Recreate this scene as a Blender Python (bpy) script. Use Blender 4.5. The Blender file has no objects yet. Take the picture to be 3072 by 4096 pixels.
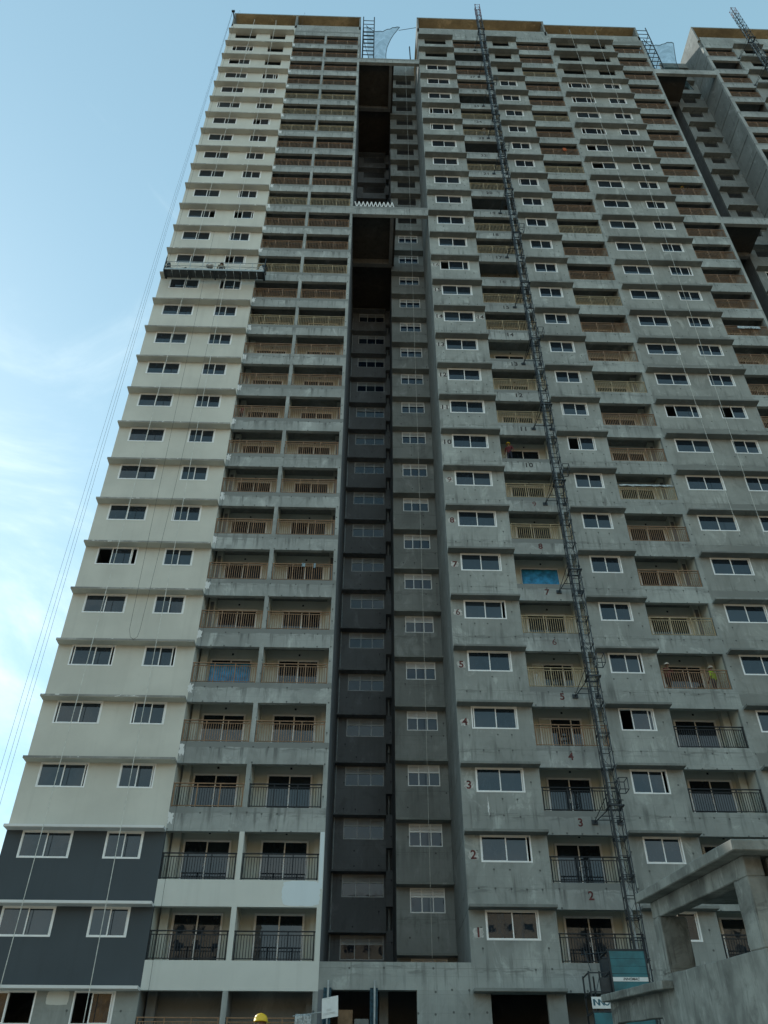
import bpy, bmesh, math, random
from mathutils import Vector, Matrix, noise
R = random.Random(7)
rad = math.radians

# ------------------------------------------------------------------ camera, sky, sun, exposure
scene = bpy.context.scene
COL = scene.collection
YAW, PITCH, ROLL = rad(1.58616507), rad(39.18178782), rad(0.06362576)
CAM = Vector((0.0, -36.78, 1.6))
fw = Vector((math.sin(YAW)*math.cos(PITCH), math.cos(YAW)*math.cos(PITCH), math.sin(PITCH)))
rt = Vector((math.cos(YAW), -math.sin(YAW), 0.0)); up = rt.cross(fw)
rt, up = math.cos(ROLL)*rt + math.sin(ROLL)*up, -math.sin(ROLL)*rt + math.cos(ROLL)*up
cd = bpy.data.cameras.new('camera'); cam = bpy.data.objects.new('camera', cd); COL.objects.link(cam)
cam.matrix_world = Matrix(((rt.x, up.x, -fw.x, CAM.x), (rt.y, up.y, -fw.y, CAM.y), (rt.z, up.z, -fw.z, CAM.z), (0, 0, 0, 1)))
cd.sensor_fit = 'VERTICAL'; cd.sensor_height = 36.0; cd.lens = 3383.367/4096*36.0
cd.clip_start = 0.1; cd.clip_end = 3000
scene.camera = cam
SUN_EL, SUN_AZ = rad(33), rad(-46)            # azimuth from +Y (behind the towers) towards +X
world = bpy.data.worlds.new('World'); scene.world = world; world.use_nodes = True
wn = world.node_tree.nodes; wl = world.node_tree.links; wn.clear()
wo = wn.new('ShaderNodeOutputWorld'); wb = wn.new('ShaderNodeBackground'); wb.inputs[1].default_value = 0.1
sky = wn.new('ShaderNodeTexSky'); sky.sky_type = 'NISHITA'; sky.sun_disc = False
sky.sun_elevation = SUN_EL; sky.sun_rotation = SUN_AZ; sky.air_density = 1.0; sky.dust_density = 0.45; sky.ozone_density = 1.0
def wmath(op, a, b=None, c=None):
    n = wn.new('ShaderNodeMath'); n.operation = op
    for i, v in enumerate((a, b, c)):
        if v is None: continue
        if isinstance(v, (int, float)): n.inputs[i].default_value = v
        else: wl.new(v, n.inputs[i])
    return n.outputs[0]
tc = wn.new('ShaderNodeTexCoord'); sp = wn.new('ShaderNodeSeparateXYZ'); wl.new(tc.outputs['Generated'], sp.inputs[0])
mp = wn.new('ShaderNodeMapping'); mp.inputs['Location'].default_value = (3.1, 1.7, 0.0); mp.inputs['Scale'].default_value = (2.0, 2.0, 3.4)
wl.new(tc.outputs['Generated'], mp.inputs[0])
cn = wn.new('ShaderNodeTexNoise'); cn.inputs['Scale'].default_value = 1.5; cn.inputs['Detail'].default_value = 8; cn.inputs['Roughness'].default_value = 0.62; cn.inputs['Distortion'].default_value = 0.5
wl.new(mp.outputs[0], cn.inputs['Vector'])
hz = wmath('MULTIPLY', wmath('POWER', wmath('SUBTRACT', 1.0, wmath('MAXIMUM', sp.outputs[2], 0.0)), 1.7), 0.44)
cr = wn.new('ShaderNodeMapRange'); cr.interpolation_type = 'SMOOTHSTEP'
wl.new(wmath('ADD', cn.outputs['Fac'], hz), cr.inputs[0]); cr.inputs[1].default_value = 0.57; cr.inputs[2].default_value = 0.92
cm = wn.new('ShaderNodeMix'); cm.data_type = 'RGBA'
vm = wn.new('ShaderNodeMix'); vm.data_type = 'RGBA'; wl.new(wmath('MULTIPLY_ADD', wmath('POWER', wmath('SUBTRACT', 1.0, wmath('MAXIMUM', sp.outputs[2], 0.0)), 1.3), 0.50, 0.36), vm.inputs[0]); wl.new(sky.outputs[0], vm.inputs[6]); vm.inputs[7].default_value = (4.9, 8.7, 10.2, 1)
wl.new(wmath('MULTIPLY', cr.outputs[0], 0.8), cm.inputs[0]); wl.new(vm.outputs[2], cm.inputs[6]); cm.inputs[7].default_value = (10.0, 11.4, 11.4, 1)
wl.new(cm.outputs[2], wb.inputs[0]); wl.new(wb.outputs[0], wo.inputs[0])
sd = bpy.data.lights.new('sun', 'SUN'); sd.energy = 3.2; sd.angle = rad(0.5); sd.color = (1.0, 0.95, 0.87)
so = bpy.data.objects.new('sun', sd); COL.objects.link(so)
sdir = Vector((math.sin(SUN_AZ)*math.cos(SUN_EL), math.cos(SUN_AZ)*math.cos(SUN_EL), math.sin(SUN_EL)))
so.rotation_euler = (-sdir).to_track_quat('-Z', 'Y').to_euler(); so.location = (-60, 70, 160)
vs = scene.view_settings; vs.view_transform = 'Standard'; vs.look = 'None'; vs.gamma = 1.0; vs.use_curve_mapping = False
vs.exposure = 0.34
scene.render.resolution_x = 768; scene.render.resolution_y = 1024

# ------------------------------------------------------------------ materials
MATS = {}
class NT:
    def __init__(s, name):
        m = bpy.data.materials.new(name); m.use_nodes = True; s.m = m; s.n = m.node_tree.nodes; s.l = m.node_tree.links
        s.b = s.n['Principled BSDF']; MATS[name] = m
    def val(s, sock, v):
        if isinstance(v, (int, float)): sock.default_value = v
        elif isinstance(v, tuple): sock.default_value = (*v, 1) if len(v) == 3 and len(sock.default_value) == 4 else v
        else: s.l.new(v, sock)
    def math(s, op, a, b=None, c=None, clamp=False):
        n = s.n.new('ShaderNodeMath'); n.operation = op; n.use_clamp = clamp
        for i, v in enumerate((a, b, c)):
            if v is not None: s.val(n.inputs[i], v)
        return n.outputs[0]
    def pos(s):
        return s.n.new('ShaderNodeNewGeometry').outputs['Position']
    def mapped(s, v, scale):
        n = s.n.new('ShaderNodeMapping'); n.inputs['Scale'].default_value = scale; s.l.new(v, n.inputs[0]); return n.outputs[0]
    def noise(s, v, scale, detail=4, rough=0.55, dist=0.0):
        n = s.n.new('ShaderNodeTexNoise'); n.inputs['Scale'].default_value = scale; n.inputs['Detail'].default_value = detail
        n.inputs['Roughness'].default_value = rough; n.inputs['Distortion'].default_value = dist; s.l.new(v, n.inputs['Vector']); return n.outputs['Fac']
    def ss(s, v, a, b, lo=0.0, hi=1.0):
        n = s.n.new('ShaderNodeMapRange'); n.interpolation_type = 'SMOOTHSTEP'; s.val(n.inputs[0], v)
        n.inputs[1].default_value = a; n.inputs[2].default_value = b; n.inputs[3].default_value = lo; n.inputs[4].default_value = hi; return n.outputs[0]
    def mix(s, f, a, b, kind='MIX'):
        n = s.n.new('ShaderNodeMix'); n.data_type = 'RGBA'; n.blend_type = kind; s.val(n.inputs[0], f); s.val(n.inputs[6], a); s.val(n.inputs[7], b); return n.outputs[2]
    def bump(s, h, strength, dist=0.02):
        n = s.n.new('ShaderNodeBump'); n.inputs['Strength'].default_value = strength; n.inputs['Distance'].default_value = dist; s.l.new(h, n.inputs['Height']); s.l.new(n.outputs[0], s.b.inputs['Normal'])
    def sep(s, v):
        n = s.n.new('ShaderNodeSeparateXYZ'); s.l.new(v, n.inputs[0]); return n.outputs
def dark(c, f): return tuple(x*f for x in c)

def concrete(name, c, holes=0.0, streak=0.35, band=None, blotch=0.35, dabs=False, sc=1):
    t = NT(name); p = t.pos(); x, y, z = t.sep(p); c = dark(c, 0.94); q = t.mapped(p, (sc, sc, sc)) if sc != 1 else p
    n1 = t.noise(q, 0.33, 5, 0.6); n2 = t.noise(q, 2.6, 6, 0.65); n3 = t.noise(q, 22, 4, 0.6)
    lay = t.noise(t.mapped(q, (0.22, 0.3, 2.4)), 1.0, 4, 0.55)
    st = t.noise(t.mapped(q, (3.2, 3.2, 0.22)), 1.0, 6, 0.65)
    col = t.mix(t.ss(n1, 0.3, 0.72), dark(c, 1-blotch*0.55), dark(c, 1+blotch*0.22))
    col = t.mix(t.math('MULTIPLY', t.ss(lay, 0.45, 0.75), 0.45), col, tuple(a*b*0.86 for a, b in zip(c, (0.97, 1.0, 1.0))))
    col = t.mix(t.math('MULTIPLY', t.ss(n2, 0.56, 0.8), 0.5*blotch+0.12), col, dark(c, 0.66))
    col = t.mix(t.math('MULTIPLY', t.ss(n2, 0.2, 0.42, 1, 0), 0.3), col, dark(c, 1.22))
    oi = t.n.new('ShaderNodeObjectInfo').outputs['Random']; col = t.mix(t.math('MULTIPLY', t.ss(oi, 0.0, 1.0), 0.42), col, dark(c, 0.66))
    n4 = t.noise(t.mapped(q, (1.0, 1.0, 0.55)), 0.9, 6, 0.7, 0.6)
    col = t.mix(t.math('MULTIPLY', t.ss(n4, 0.52, 0.66), 0.42+0.4*blotch), col, dark(c, 0.60)); col = t.mix(t.math('MULTIPLY', t.ss(n4, 0.32, 0.46, 1, 0), 0.55), col, dark(c, 1.48))
    loc = t.math('FRACT', t.math('DIVIDE', t.math('SUBTRACT', z, 5.7), 3.0))
    # run-down stains that start below slab level, uneven in length
    low = t.math('ADD', t.ss(loc, 0.7, 0.98), t.ss(loc, 0.0, 0.22, 1, 0))
    col = t.mix(t.math('MULTIPLY', t.math('MULTIPLY', t.ss(st, 0.50, 0.66), t.math('ADD', t.math('MULTIPLY', low, 0.75), 0.3)), streak), col, dark(c, 0.36))
    col = t.mix(t.math('MULTIPLY', t.math('MULTIPLY', t.ss(st, 0.2, 0.36, 1, 0), t.ss(n1, 0.45, 0.65)), 0.35), col, dark(c, 1.4))
    sm = t.noise(t.mapped(p, (1.1, 1.1, 6.0)), 1.0, 6, 0.65, 0.4); near = t.math('ADD', t.ss(loc, 0.86, 0.965), t.ss(loc, 0.0, 0.05, 1, 0))
    col = t.mix(t.math('MULTIPLY', t.math('MULTIPLY', t.ss(sm, 0.50, 0.64), near), 0.75*min(1.0, streak+0.2)), col, dark(c, 0.42))
    # hairline pour joint at slab level
    jl = t.math('ABSOLUTE', t.math('SUBTRACT', loc, t.math('ADD', 0.985, t.math('MULTIPLY', t.math('SUBTRACT', n2, 0.5), 0.012))))
    col = t.mix(t.math('MULTIPLY', t.ss(jl, 0.002, 0.007, 1, 0), 0.45), col, dark(c, 0.5))
    if holes:
        fxx = t.math('ABSOLUTE', t.math('SUBTRACT', t.math('FRACT', t.math('DIVIDE', t.math('ADD', x, y), 1.24)), 0.5)); fzz = t.math('ABSOLUTE', t.math('SUBTRACT', t.math('FRACT', t.math('DIVIDE', z, 0.62)), 0.5))
        ln = t.math('MAXIMUM', t.ss(fxx, 0.003, 0.012, 1, 0), t.ss(fzz, 0.006, 0.024, 1, 0)); col = t.mix(t.math('MULTIPLY', t.math('MULTIPLY', ln, t.ss(n1, 0.35, 0.6)), 0.30), col, dark(c, 0.55))
    if band:
        lo, hi, k = band
        w = t.math('MULTIPLY', t.math('SUBTRACT', t.noise(t.mapped(p, (0.9, 0.9, 0.25)), 1.0, 4, 0.6), 0.5), 0.09)
        f2 = t.math('ADD', t.math('FRACT', t.math('ADD', loc, 0.5)), w)
        m = t.math('MULTIPLY', t.ss(f2, lo, lo+0.012), t.ss(f2, hi-0.012, hi, 1, 0))
        col = t.mix(t.math('MULTIPLY', m, t.ss(t.noise(p, 0.19, 2), 0.36, 0.5, 0.3, 1.0)), col, dark(c, k))
    if dabs:
        dn = t.noise(t.mapped(p, (3.0, 3.0, 9.0)), 1.0, 3, 0.5); col = t.mix(t.ss(dn, 0.66, 0.68), col, (0.72, 0.72, 0.68))
    if holes:
        nrm = t.n.new('ShaderNodeNewGeometry').outputs['True Normal']; nx_, ny_, nz_ = t.sep(nrm); ax = t.math('GREATER_THAN', t.math('ABSOLUTE', nx_), 0.5); upright = t.math('LESS_THAN', t.math('ABSOLUTE', nz_), 0.5)
        xx = t.math('ADD', t.math('MULTIPLY', x, t.math('SUBTRACT', 1.0, ax)), t.math('MULTIPLY', y, ax))
        gx = t.math('DIVIDE', xx, 0.66); gz = t.math('DIVIDE', z, 0.75)
        fx = t.math('MULTIPLY', t.math('SUBTRACT', t.math('FRACT', gx), 0.5), 0.66)
        fz = t.math('MULTIPLY', t.math('SUBTRACT', t.math('FRACT', gz), 0.5), 0.75)
        cell = t.n.new('ShaderNodeCombineXYZ'); t.l.new(t.math('FLOOR', gx), cell.inputs[0]); t.l.new(t.math('FLOOR', gz), cell.inputs[1])
        wn_ = t.n.new('ShaderNodeTexWhiteNoise'); wn_.noise_dimensions = '3D'; t.l.new(cell.outputs[0], wn_.inputs[0])
        rnd = wn_.outputs['Value']; rsep = t.n.new('ShaderNodeSeparateColor'); t.l.new(wn_.outputs['Color'], rsep.inputs[0])
        fx = t.math('ADD', fx, t.math('MULTIPLY', t.math('SUBTRACT', rsep.outputs[0], 0.5), 0.12))
        fz = t.math('ADD', fz, t.math('MULTIPLY', t.math('SUBTRACT', rsep.outputs[1], 0.5), 0.08))
        d = t.math('SQRT', t.math('ADD', t.math('MULTIPLY', fx, fx), t.math('MULTIPLY', fz, fz)))
        on = t.math('MULTIPLY', t.math('LESS_THAN', rnd, holes), upright)
        dot = t.math('MULTIPLY', t.ss(d, 0.030, 0.055, 1, 0), on)
        # weeping below each tie hole
        wy = t.math('MULTIPLY', t.ss(t.math('ABSOLUTE', fx), 0.010, 0.040, 1, 0), t.math('MULTIPLY', t.ss(fz, -0.26, -0.02), t.math('LESS_THAN', fz, 0.0)))
        wy = t.math('MULTIPLY', wy, t.math('MULTIPLY', on, t.math('MULTIPLY', t.math('LESS_THAN', rsep.outputs[2], 0.6), 0.8)))
        col = t.mix(t.math('MULTIPLY', wy, 0.8), col, dark(c, 0.35)); col = t.mix(t.math('MULTIPLY', dot, 0.8), col, dark(c, 0.2))
    t.val(t.b.inputs['Base Color'], col); t.b.inputs['Roughness'].default_value = 0.92; t.b.inputs['Specular IOR Level'].default_value = 0.25
    t.bump(t.math('ADD', n2, t.math('MULTIPLY', n3, 0.5)), 0.35, 0.02)
    return t.m
def paint(name, c, dirt=0.25, rough=0.75, streak=0.3):
    t = NT(name); p = t.pos(); c = dark(c, 0.90)
    n1 = t.noise(p, 0.4, 4); st = t.noise(t.mapped(p, (2.4, 2.4, 0.14)), 1.0, 5, 0.6); n2 = t.noise(p, 6, 5, 0.6); n3 = t.noise(p, 60, 2)
    col = t.mix(t.ss(n1, 0.3, 0.7), dark(c, 1-dirt*0.3), c)
    col = t.mix(t.math('MULTIPLY', t.ss(st, 0.5, 0.75), streak), col, dark(c, 0.7))
    col = t.mix(t.math('MULTIPLY', t.ss(n2, 0.58, 0.8), dirt), col, dark(c, 0.72))
    t.val(t.b.inputs['Base Color'], col); t.b.inputs['Roughness'].default_value = rough; t.b.inputs['Specular IOR Level'].default_value = 0.3
    t.bump(t.math('ADD', n2, t.math('MULTIPLY', n3, 0.6)), 0.12, 0.01); return t.m
def plain(name, c, rough=0.6, metal=0.0, var=0.25, scale=5.0):
    t = NT(name); n1 = t.noise(t.pos(), scale, 4)
    t.val(t.b.inputs['Base Color'], t.mix(t.ss(n1, 0.3, 0.7), dark(c, 1-var), dark(c, 1+var*0.3)))
    t.b.inputs['Roughness'].default_value = rough; t.b.inputs['Metallic'].default_value = metal; return t.m

CONC = concrete('concrete', (0.350, 0.372, 0.348), holes=0.62, streak=0.7, blotch=0.5)
CONC_BAND = concrete('concrete_beam', (0.375, 0.396, 0.375), holes=0.5, streak=1.0, blotch=0.6, band=(0.462, 0.575, 0.55))
CONC_E = concrete('concrete_repaired', (0.335, 0.352, 0.325), holes=0.15, streak=0.6, blotch=0.5, band=(0.275, 0.49, 0.60))
CONC_DARK = concrete('concrete_core', (0.20, 0.212, 0.220), holes=0.25, streak=0.4)  # core interiors: the shade inside is put into this darker concrete colour
SOFF_SHADED = concrete('refuge_soffit_shaded', (0.085, 0.078, 0.068), holes=0, streak=0.3)  # near-black base colour paints in the shade under the refuge slabs
CONC_B = concrete('concrete_stair', (0.255, 0.272, 0.260), holes=0.25, streak=0.4)
CONC_IN = concrete('concrete_interior', (0.27, 0.285, 0.275), holes=0.0, streak=0.2)
CONC_RAMP = concrete('concrete_ramp', (0.29, 0.300, 0.270), holes=0.0, streak=1.0, blotch=1.1, sc=2.2)
SHADE = concrete('sunshade_concrete', (0.245, 0.260, 0.242), holes=0.0, streak=0.5, blotch=0.5)
CREAM = paint('cream_paint', (0.645, 0.640, 0.565), dirt=0.45, streak=0.3)
CREAM_EDGE = concrete('cream_shade_edge', (0.36, 0.36, 0.33), holes=0, streak=0.8, blotch=0.8, dabs=True)
CREAM_B = paint('cream_undercoat', (0.66, 0.675, 0.62), dirt=0.3, streak=0.25)
SLATE = paint('slate_paint', (0.068, 0.084, 0.094), dirt=0.35, streak=0.3)
WHITE = paint('white_paint', (0.74, 0.75, 0.73), dirt=0.2, streak=0.2)
PRIMER = paint('white_primer', (0.70, 0.78, 0.80), dirt=0.12, streak=0.1)
INNER = paint('balcony_plaster', (0.71, 0.735, 0.655), dirt=0.3, streak=0.3)
MIDPL = concrete('tan_plaster', (0.33, 0.315, 0.265), holes=0, streak=0.4, blotch=0.5)
RAWPL = concrete('raw_plaster', (0.155, 0.145, 0.125), holes=0, streak=0.4, blotch=0.6)
TAN = concrete('formwork_soffit', (0.60, 0.48, 0.31), holes=0, streak=0.9, blotch=0.8)
UPVC = plain('window_frame_white', (0.80, 0.81, 0.79), 0.35, 0, 0.06, 2)
ALU = plain('core_window_frame', (0.50, 0.53, 0.53), 0.45, 0.0, 0.1, 2)
CHAR = plain('charcoal_railing_paint', (0.010, 0.014, 0.018), 0.75)
OXIDE = plain('primer_brown_railing', (0.25, 0.146, 0.075), 0.6)
OCHRE = plain('ochre_railing', (0.36, 0.285, 0.165), 0.6)
MASTS = plain('mast_steel', (0.030, 0.038, 0.044), 0.5, 0.3)
STEEL = plain('dark_painted_steel', (0.022, 0.030, 0.036), 0.5, 0.3)
GALV = plain('galvanised_steel', (0.36, 0.40, 0.40), 0.5, 0.25)
REDST = plain('red_painted_steel', (0.16, 0.025, 0.03), 0.5)
TEAL = plain('teal_panel', (0.018, 0.145, 0.170), 0.45, 0, 0.3, 2.5)
DECK = plain('platform_deck', (0.05, 0.056, 0.06), 0.6, 0.3, 0.4, 2.0)
SIGNW = plain('sign_white', (0.72, 0.74, 0.72), 0.6, 0, 0.08)
INK = plain('sign_ink', (0.02, 0.02, 0.022), 0.6)
INKB = plain('sign_ink_blue', (0.03, 0.12, 0.16), 0.6)
STENCIL = plain('stencil_maroon', (0.135, 0.04, 0.038), 0.9, 0, 0.7, 9)
STENCILD = plain('stencil_dark', (0.05, 0.045, 0.045), 0.9, 0, 0.7, 9)
LIME = plain('whitewash_patch', (0.50, 0.50, 0.47), 0.9, 0, 0.4, 7)
ROPEW = plain('white_rope', (0.62, 0.62, 0.56), 0.8)
ROPED = plain('dark_cable', (0.02, 0.022, 0.024), 0.7)
TARP = plain('blue_tarpaulin', (0.04, 0.32, 0.62), 0.5, 0, 0.5, 3)
PLASTIC = plain('clear_plastic_sheet', (0.42, 0.46, 0.46), 0.25, 0, 0.6, 12)
BLUEW = plain('blue_wrap', (0.02, 0.065, 0.09), 0.8, 0, 0.6, 8)
CARD = plain('cardboard', (0.25, 0.16, 0.09), 0.9)
SKIN = plain('skin', (0.17, 0.085, 0.05), 0.6)
BOOT = plain('boot_leather', (0.03, 0.025, 0.02), 0.7)
EARTH = concrete('earth', (0.60, 0.35, 0.13), holes=0, streak=0.9, blotch=0.9)
SOIL = plain('site_soil', (0.15, 0.138, 0.12), 0.95, 0, 0.35, 0.4)
for nm, c in (('cloth_maroon', (0.13, 0.02, 0.025)), ('cloth_navy', (0.012, 0.015, 0.028)), ('cloth_hivis', (0.40, 0.62, 0.03)), ('cloth_grey', (0.06, 0.06, 0.065)), ('cloth_khaki', (0.20, 0.17, 0.11)), ('cloth_orange', (0.42, 0.09, 0.02)), ('helmet_yellow', (0.78, 0.50, 0.02)), ('helmet_white', (0.75, 0.74, 0.68)), ('cap_black', (0.012, 0.012, 0.014)), ('cloth_white', (0.6, 0.62, 0.6)), ('cloth_pale', (0.30, 0.40, 0.44)), ('cloth_denim', (0.04, 0.05, 0.075))):
    plain(nm, c, 0.45 if 'helmet' in nm else 0.9, 0, 0.2 if 'helmet' in nm else 0.45, 6)
def glass(name, c, spec):
    t = NT(name); p = t.pos(); n1 = t.noise(p, 0.8, 3); n2 = t.noise(t.mapped(p, (1, 1, 0.5)), 5, 4)
    oi = t.n.new('ShaderNodeObjectInfo').outputs['Random']
    cc = t.mix(t.math('MULTIPLY', t.ss(n2, 0.5, 0.75), 0.6), dark(c, 0.8), tuple(a*1.6+0.006 for a in c))
    t.val(t.b.inputs['Base Color'], t.mix(t.ss(oi, 0.55, 1.0, 0.0, 0.75), cc, (0.026, 0.038, 0.048)))
    t.val(t.b.inputs['Roughness'], t.ss(n2, 0.45, 0.8, 0.015, 0.10)); t.b.inputs['IOR'].default_value = spec
    n = t.n.new('ShaderNodeBump'); n.inputs['Strength'].default_value = 0.05; n.inputs['Distance'].default_value = 0.05; t.l.new(n1, n.inputs['Height']); t.l.new(n.outputs[0], t.b.inputs['Normal'])
    return t.m
GLASS = glass('tinted_glass', (0.013, 0.021, 0.030), 1.60)
GLASSB = glass('stair_glass', (0.008, 0.017, 0.034), 1.5)
def net_mat():
    t = NT('safety_net'); out = t.n['Material Output']; tr = t.n.new('ShaderNodeBsdfTransparent'); mx = t.n.new('ShaderNodeMixShader')
    t.b.inputs['Base Color'].default_value = (0.012, 0.07, 0.08, 1); t.b.inputs['Roughness'].default_value = 0.9
    n = t.noise(t.pos(), 1.2, 4); t.val(mx.inputs[0], t.ss(n, 0.3, 0.75, 0.22, 0.5)); t.l.new(tr.outputs[0], mx.inputs[1]); t.l.new(t.b.outputs[0], mx.inputs[2]); t.l.new(mx.outputs[0], out.inputs[0]); return t.m
NET = net_mat()

# ------------------------------------------------------------------ mesh helpers
class MB:
    def __init__(s): s.v = []; s.f = []; s.mi = []; s.smooth = False
    def quad(s, a, b, c, d, m=0):
        i = len(s.v); s.v += [a, b, c, d]; s.f.append((i, i+1, i+2, i+3)); s.mi.append(m)
    def box(s, x0, x1, y0, y1, z0, z1, m=0):
        i = len(s.v); s.v += [(x, y, z) for z in (z0, z1) for y in (y0, y1) for x in (x0, x1)]
        for f in ((0, 2, 3, 1), (4, 5, 7, 6), (0, 1, 5, 4), (1, 3, 7, 5), (3, 2, 6, 7), (2, 0, 4, 6)):
            s.f.append(tuple(i+k for k in f)); s.mi.append(m)
        return s
    def hexa(s, pts, m=0):                      # 8 corners in box order
        i = len(s.v); s.v += [tuple(p) for p in pts]
        for f in ((0, 2, 3, 1), (4, 5, 7, 6), (0, 1, 5, 4), (1, 3, 7, 5), (3, 2, 6, 7), (2, 0, 4, 6)):
            s.f.append(tuple(i+k for k in f)); s.mi.append(m)
        return s
    def tube(s, p, q, r, n=5, m=0, cap=True):
        p = Vector(p); q = Vector(q); d = (q-p).normalized(); a = d.orthogonal().normalized(); b = d.cross(a); i = len(s.v)
        for c in (p, q):
            for k in range(n):
                w = 2*math.pi*k/n; s.v.append(tuple(c + r*(math.cos(w)*a + math.sin(w)*b)))
        for k in range(n): s.f.append((i+k, i+(k+1) % n, i+n+(k+1) % n, i+n+k)); s.mi.append(m)
        if cap: s.f.append(tuple(i+k for k in reversed(range(n)))); s.mi.append(m); s.f.append(tuple(i+n+k for k in range(n))); s.mi.append(m)
        return s
    def path(s, pts, r, n=5, m=0):
        for a, b in zip(pts[:-1], pts[1:]): s.tube(a, b, r, n, m, True)
        return s
    def wall(s, x0, x1, z0, z1, y0, y1, holes=(), m=0):   # a wall sheet of real thickness with openings
        xs = sorted({x0, x1, *[h[0] for h in holes], *[h[1] for h in holes]}); xs = [x for x in xs if x0 <= x <= x1]
        zs = sorted({z0, z1, *[h[2] for h in holes], *[h[3] for h in holes]}); zs = [z for z in zs if z0 <= z <= z1]
        def solid(i, j):
            if i < 0 or j < 0 or i >= len(xs)-1 or j >= len(zs)-1: return False
            cx = (xs[i]+xs[i+1])/2; cz = (zs[j]+zs[j+1])/2
            return not any(h[0] < cx < h[1] and h[2] < cz < h[3] for h in holes)
        for i in range(len(xs)-1):
            for j in range(len(zs)-1):
                if not solid(i, j): continue
                a, b, c, d = xs[i], xs[i+1], zs[j], zs[j+1]
                s.quad((a, y0, c), (b, y0, c), (b, y0, d), (a, y0, d), m); s.quad((b, y1, c), (a, y1, c), (a, y1, d), (b, y1, d), m)
                if not solid(i-1, j): s.quad((a, y1, c), (a, y0, c), (a, y0, d), (a, y1, d), m)
                if not solid(i+1, j): s.quad((b, y0, c), (b, y1, c), (b, y1, d), (b, y0, d), m)
                if not solid(i, j-1): s.quad((a, y1, c), (b, y1, c), (b, y0, c), (a, y0, c), m)
                if not solid(i, j+1): s.quad((a, y0, d), (b, y0, d), (b, y1, d), (a, y1, d), m)
        return s
    def mesh(s, name, *mats, smooth=False):
        me = bpy.data.meshes.new(name); me.from_pydata(s.v, [], s.f)
        for m in mats: me.materials.append(m)
        if len(mats) > 1: me.polygons.foreach_set('material_index', s.mi)
        if smooth: me.polygons.foreach_set('use_smooth', [True]*len(me.polygons))
        me.update(); return me
def ob(name, me, parent=None, loc=(0, 0, 0), rz=0.0):
    o = bpy.data.objects.new(name, me); COL.objects.link(o); o.parent = parent; o.location = loc
    if rz: o.rotation_euler = (0, 0, rz)
    return o
def tag(o, label, cat, group=None, kind=None):
    o['label'] = label; o['category'] = cat
    if group: o['group'] = group
    if kind: o['kind'] = kind
    return o
def thing(name, label, cat, loc=(0, 0, 0), group=None, rz=0.0):
    return tag(ob(name, None, None, loc, rz), label, cat, group)
def struct(name, me, loc=(0, 0, 0)):
    o = ob(name, me, None, loc); o['kind'] = 'structure'; return o
CACHE = {}
def cached(key, fn):
    if key not in CACHE: CACHE[key] = fn()
    return CACHE[key]

# ------------------------------------------------------------------ ground and surroundings
FZ = lambda k: 5.7 + 3.0*k
GZ = 2.8                                   # podium deck the towers stand on
mb = MB(); mb.quad((-900, -900, 0), (900, -900, 0), (900, 900, 0), (-900, 900, 0)); struct('ground', mb.mesh('ground', SOIL))
mb = MB(); mb.box(-60, 80, -24, 30, -0.3, GZ); struct('podium_deck', mb.mesh('podium_deck', CONC_RAMP))

# ------------------------------------------------------------------ building components
def window_meshes(w, h, oL, oR):
    """white two-leaf sliding window, lower left corner at origin; oL/oR slide the leaves inwards"""
    def make():
        f = MB(); t = 0.06
        f.wall(0, w, 0, h, 0.0, 0.11, [(t, w-t, t, h-t)])
        half = w/2 + 0.03
        for x0, y0 in ((t*0.6+oL, 0.025), (w-t*0.6-half+t*0.0-oR+0.0, 0.062)):
            hw = half - t*0.6
            f.wall(x0, x0+hw, t*0.6, h-t*0.6, y0, y0+0.034, [(x0+0.05, x0+hw-0.05, t*0.6+0.05, h-t*0.6-0.05)])
        return f.mesh('window', UPVC)
    def pane():
        half = w/2+0.03-0.036
        return MB().box(0, half-0.094, 0, 0.008, 0, h-0.166).mesh('pane', GLASS)
    return cached(('w', w, h, oL, oR), make), cached(('p', w, h), pane)
def add_window(parent, x, z, w, h, y=-0.012, oL=0.0, oR=0.0):
    fm, pm = window_meshes(round(w, 3), round(h, 3), round(oL, 2), round(oR, 2))
    o = ob('window', fm, parent, (x, y, z)); half = w/2+0.03
    ob('pane', pm, o, (0.036+oL+0.047, 0.038, 0.083)); ob('pane', pm, o, (w-0.036-half-oR+0.047, 0.075, 0.083))
    return o
def louvre_window(parent, x, y, z, w, h, frame):
    def make():
        f = MB(); t = 0.045; c = (w-t)/3; tz = h*0.62
        holes = [(t+i*c, (i+1)*c, t, tz) for i in range(3)] + [(t+i*c, (i+1)*c, tz+t, h-t) for i in range(3)]
        f.wall(0, w, 0, h, 0, 0.07, holes)
        for i in range(3):
            n = 5; dz = (h-t-tz-t)/n
            for k in range(n):
                za = tz+t+k*dz
                f.hexa([(t+i*c, 0.02, za), ((i+1)*c, 0.02, za), (t+i*c, 0.05, za+dz*0.85), ((i+1)*c, 0.05, za+dz*0.85), (t+i*c, 0.026, za-0.004), ((i+1)*c, 0.026, za-0.004), (t+i*c, 0.056, za+dz*0.85-0.004), ((i+1)*c, 0.056, za+dz*0.85-0.004)])
        return f.mesh('window', frame)
    o = ob('window', cached(('lw', w, h, frame.name), make), parent, (x, y, z))
    t = 0.045; c = (w-t)/3
    pm = cached(('lp', w, h), lambda: MB().box(0, c-t, 0, 0.008, 0, h*0.62-t).mesh('pane', GLASSB))
    for i in range(3): ob('pane', pm, o, (t+i*c, 0.03, t))
    return o
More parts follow.
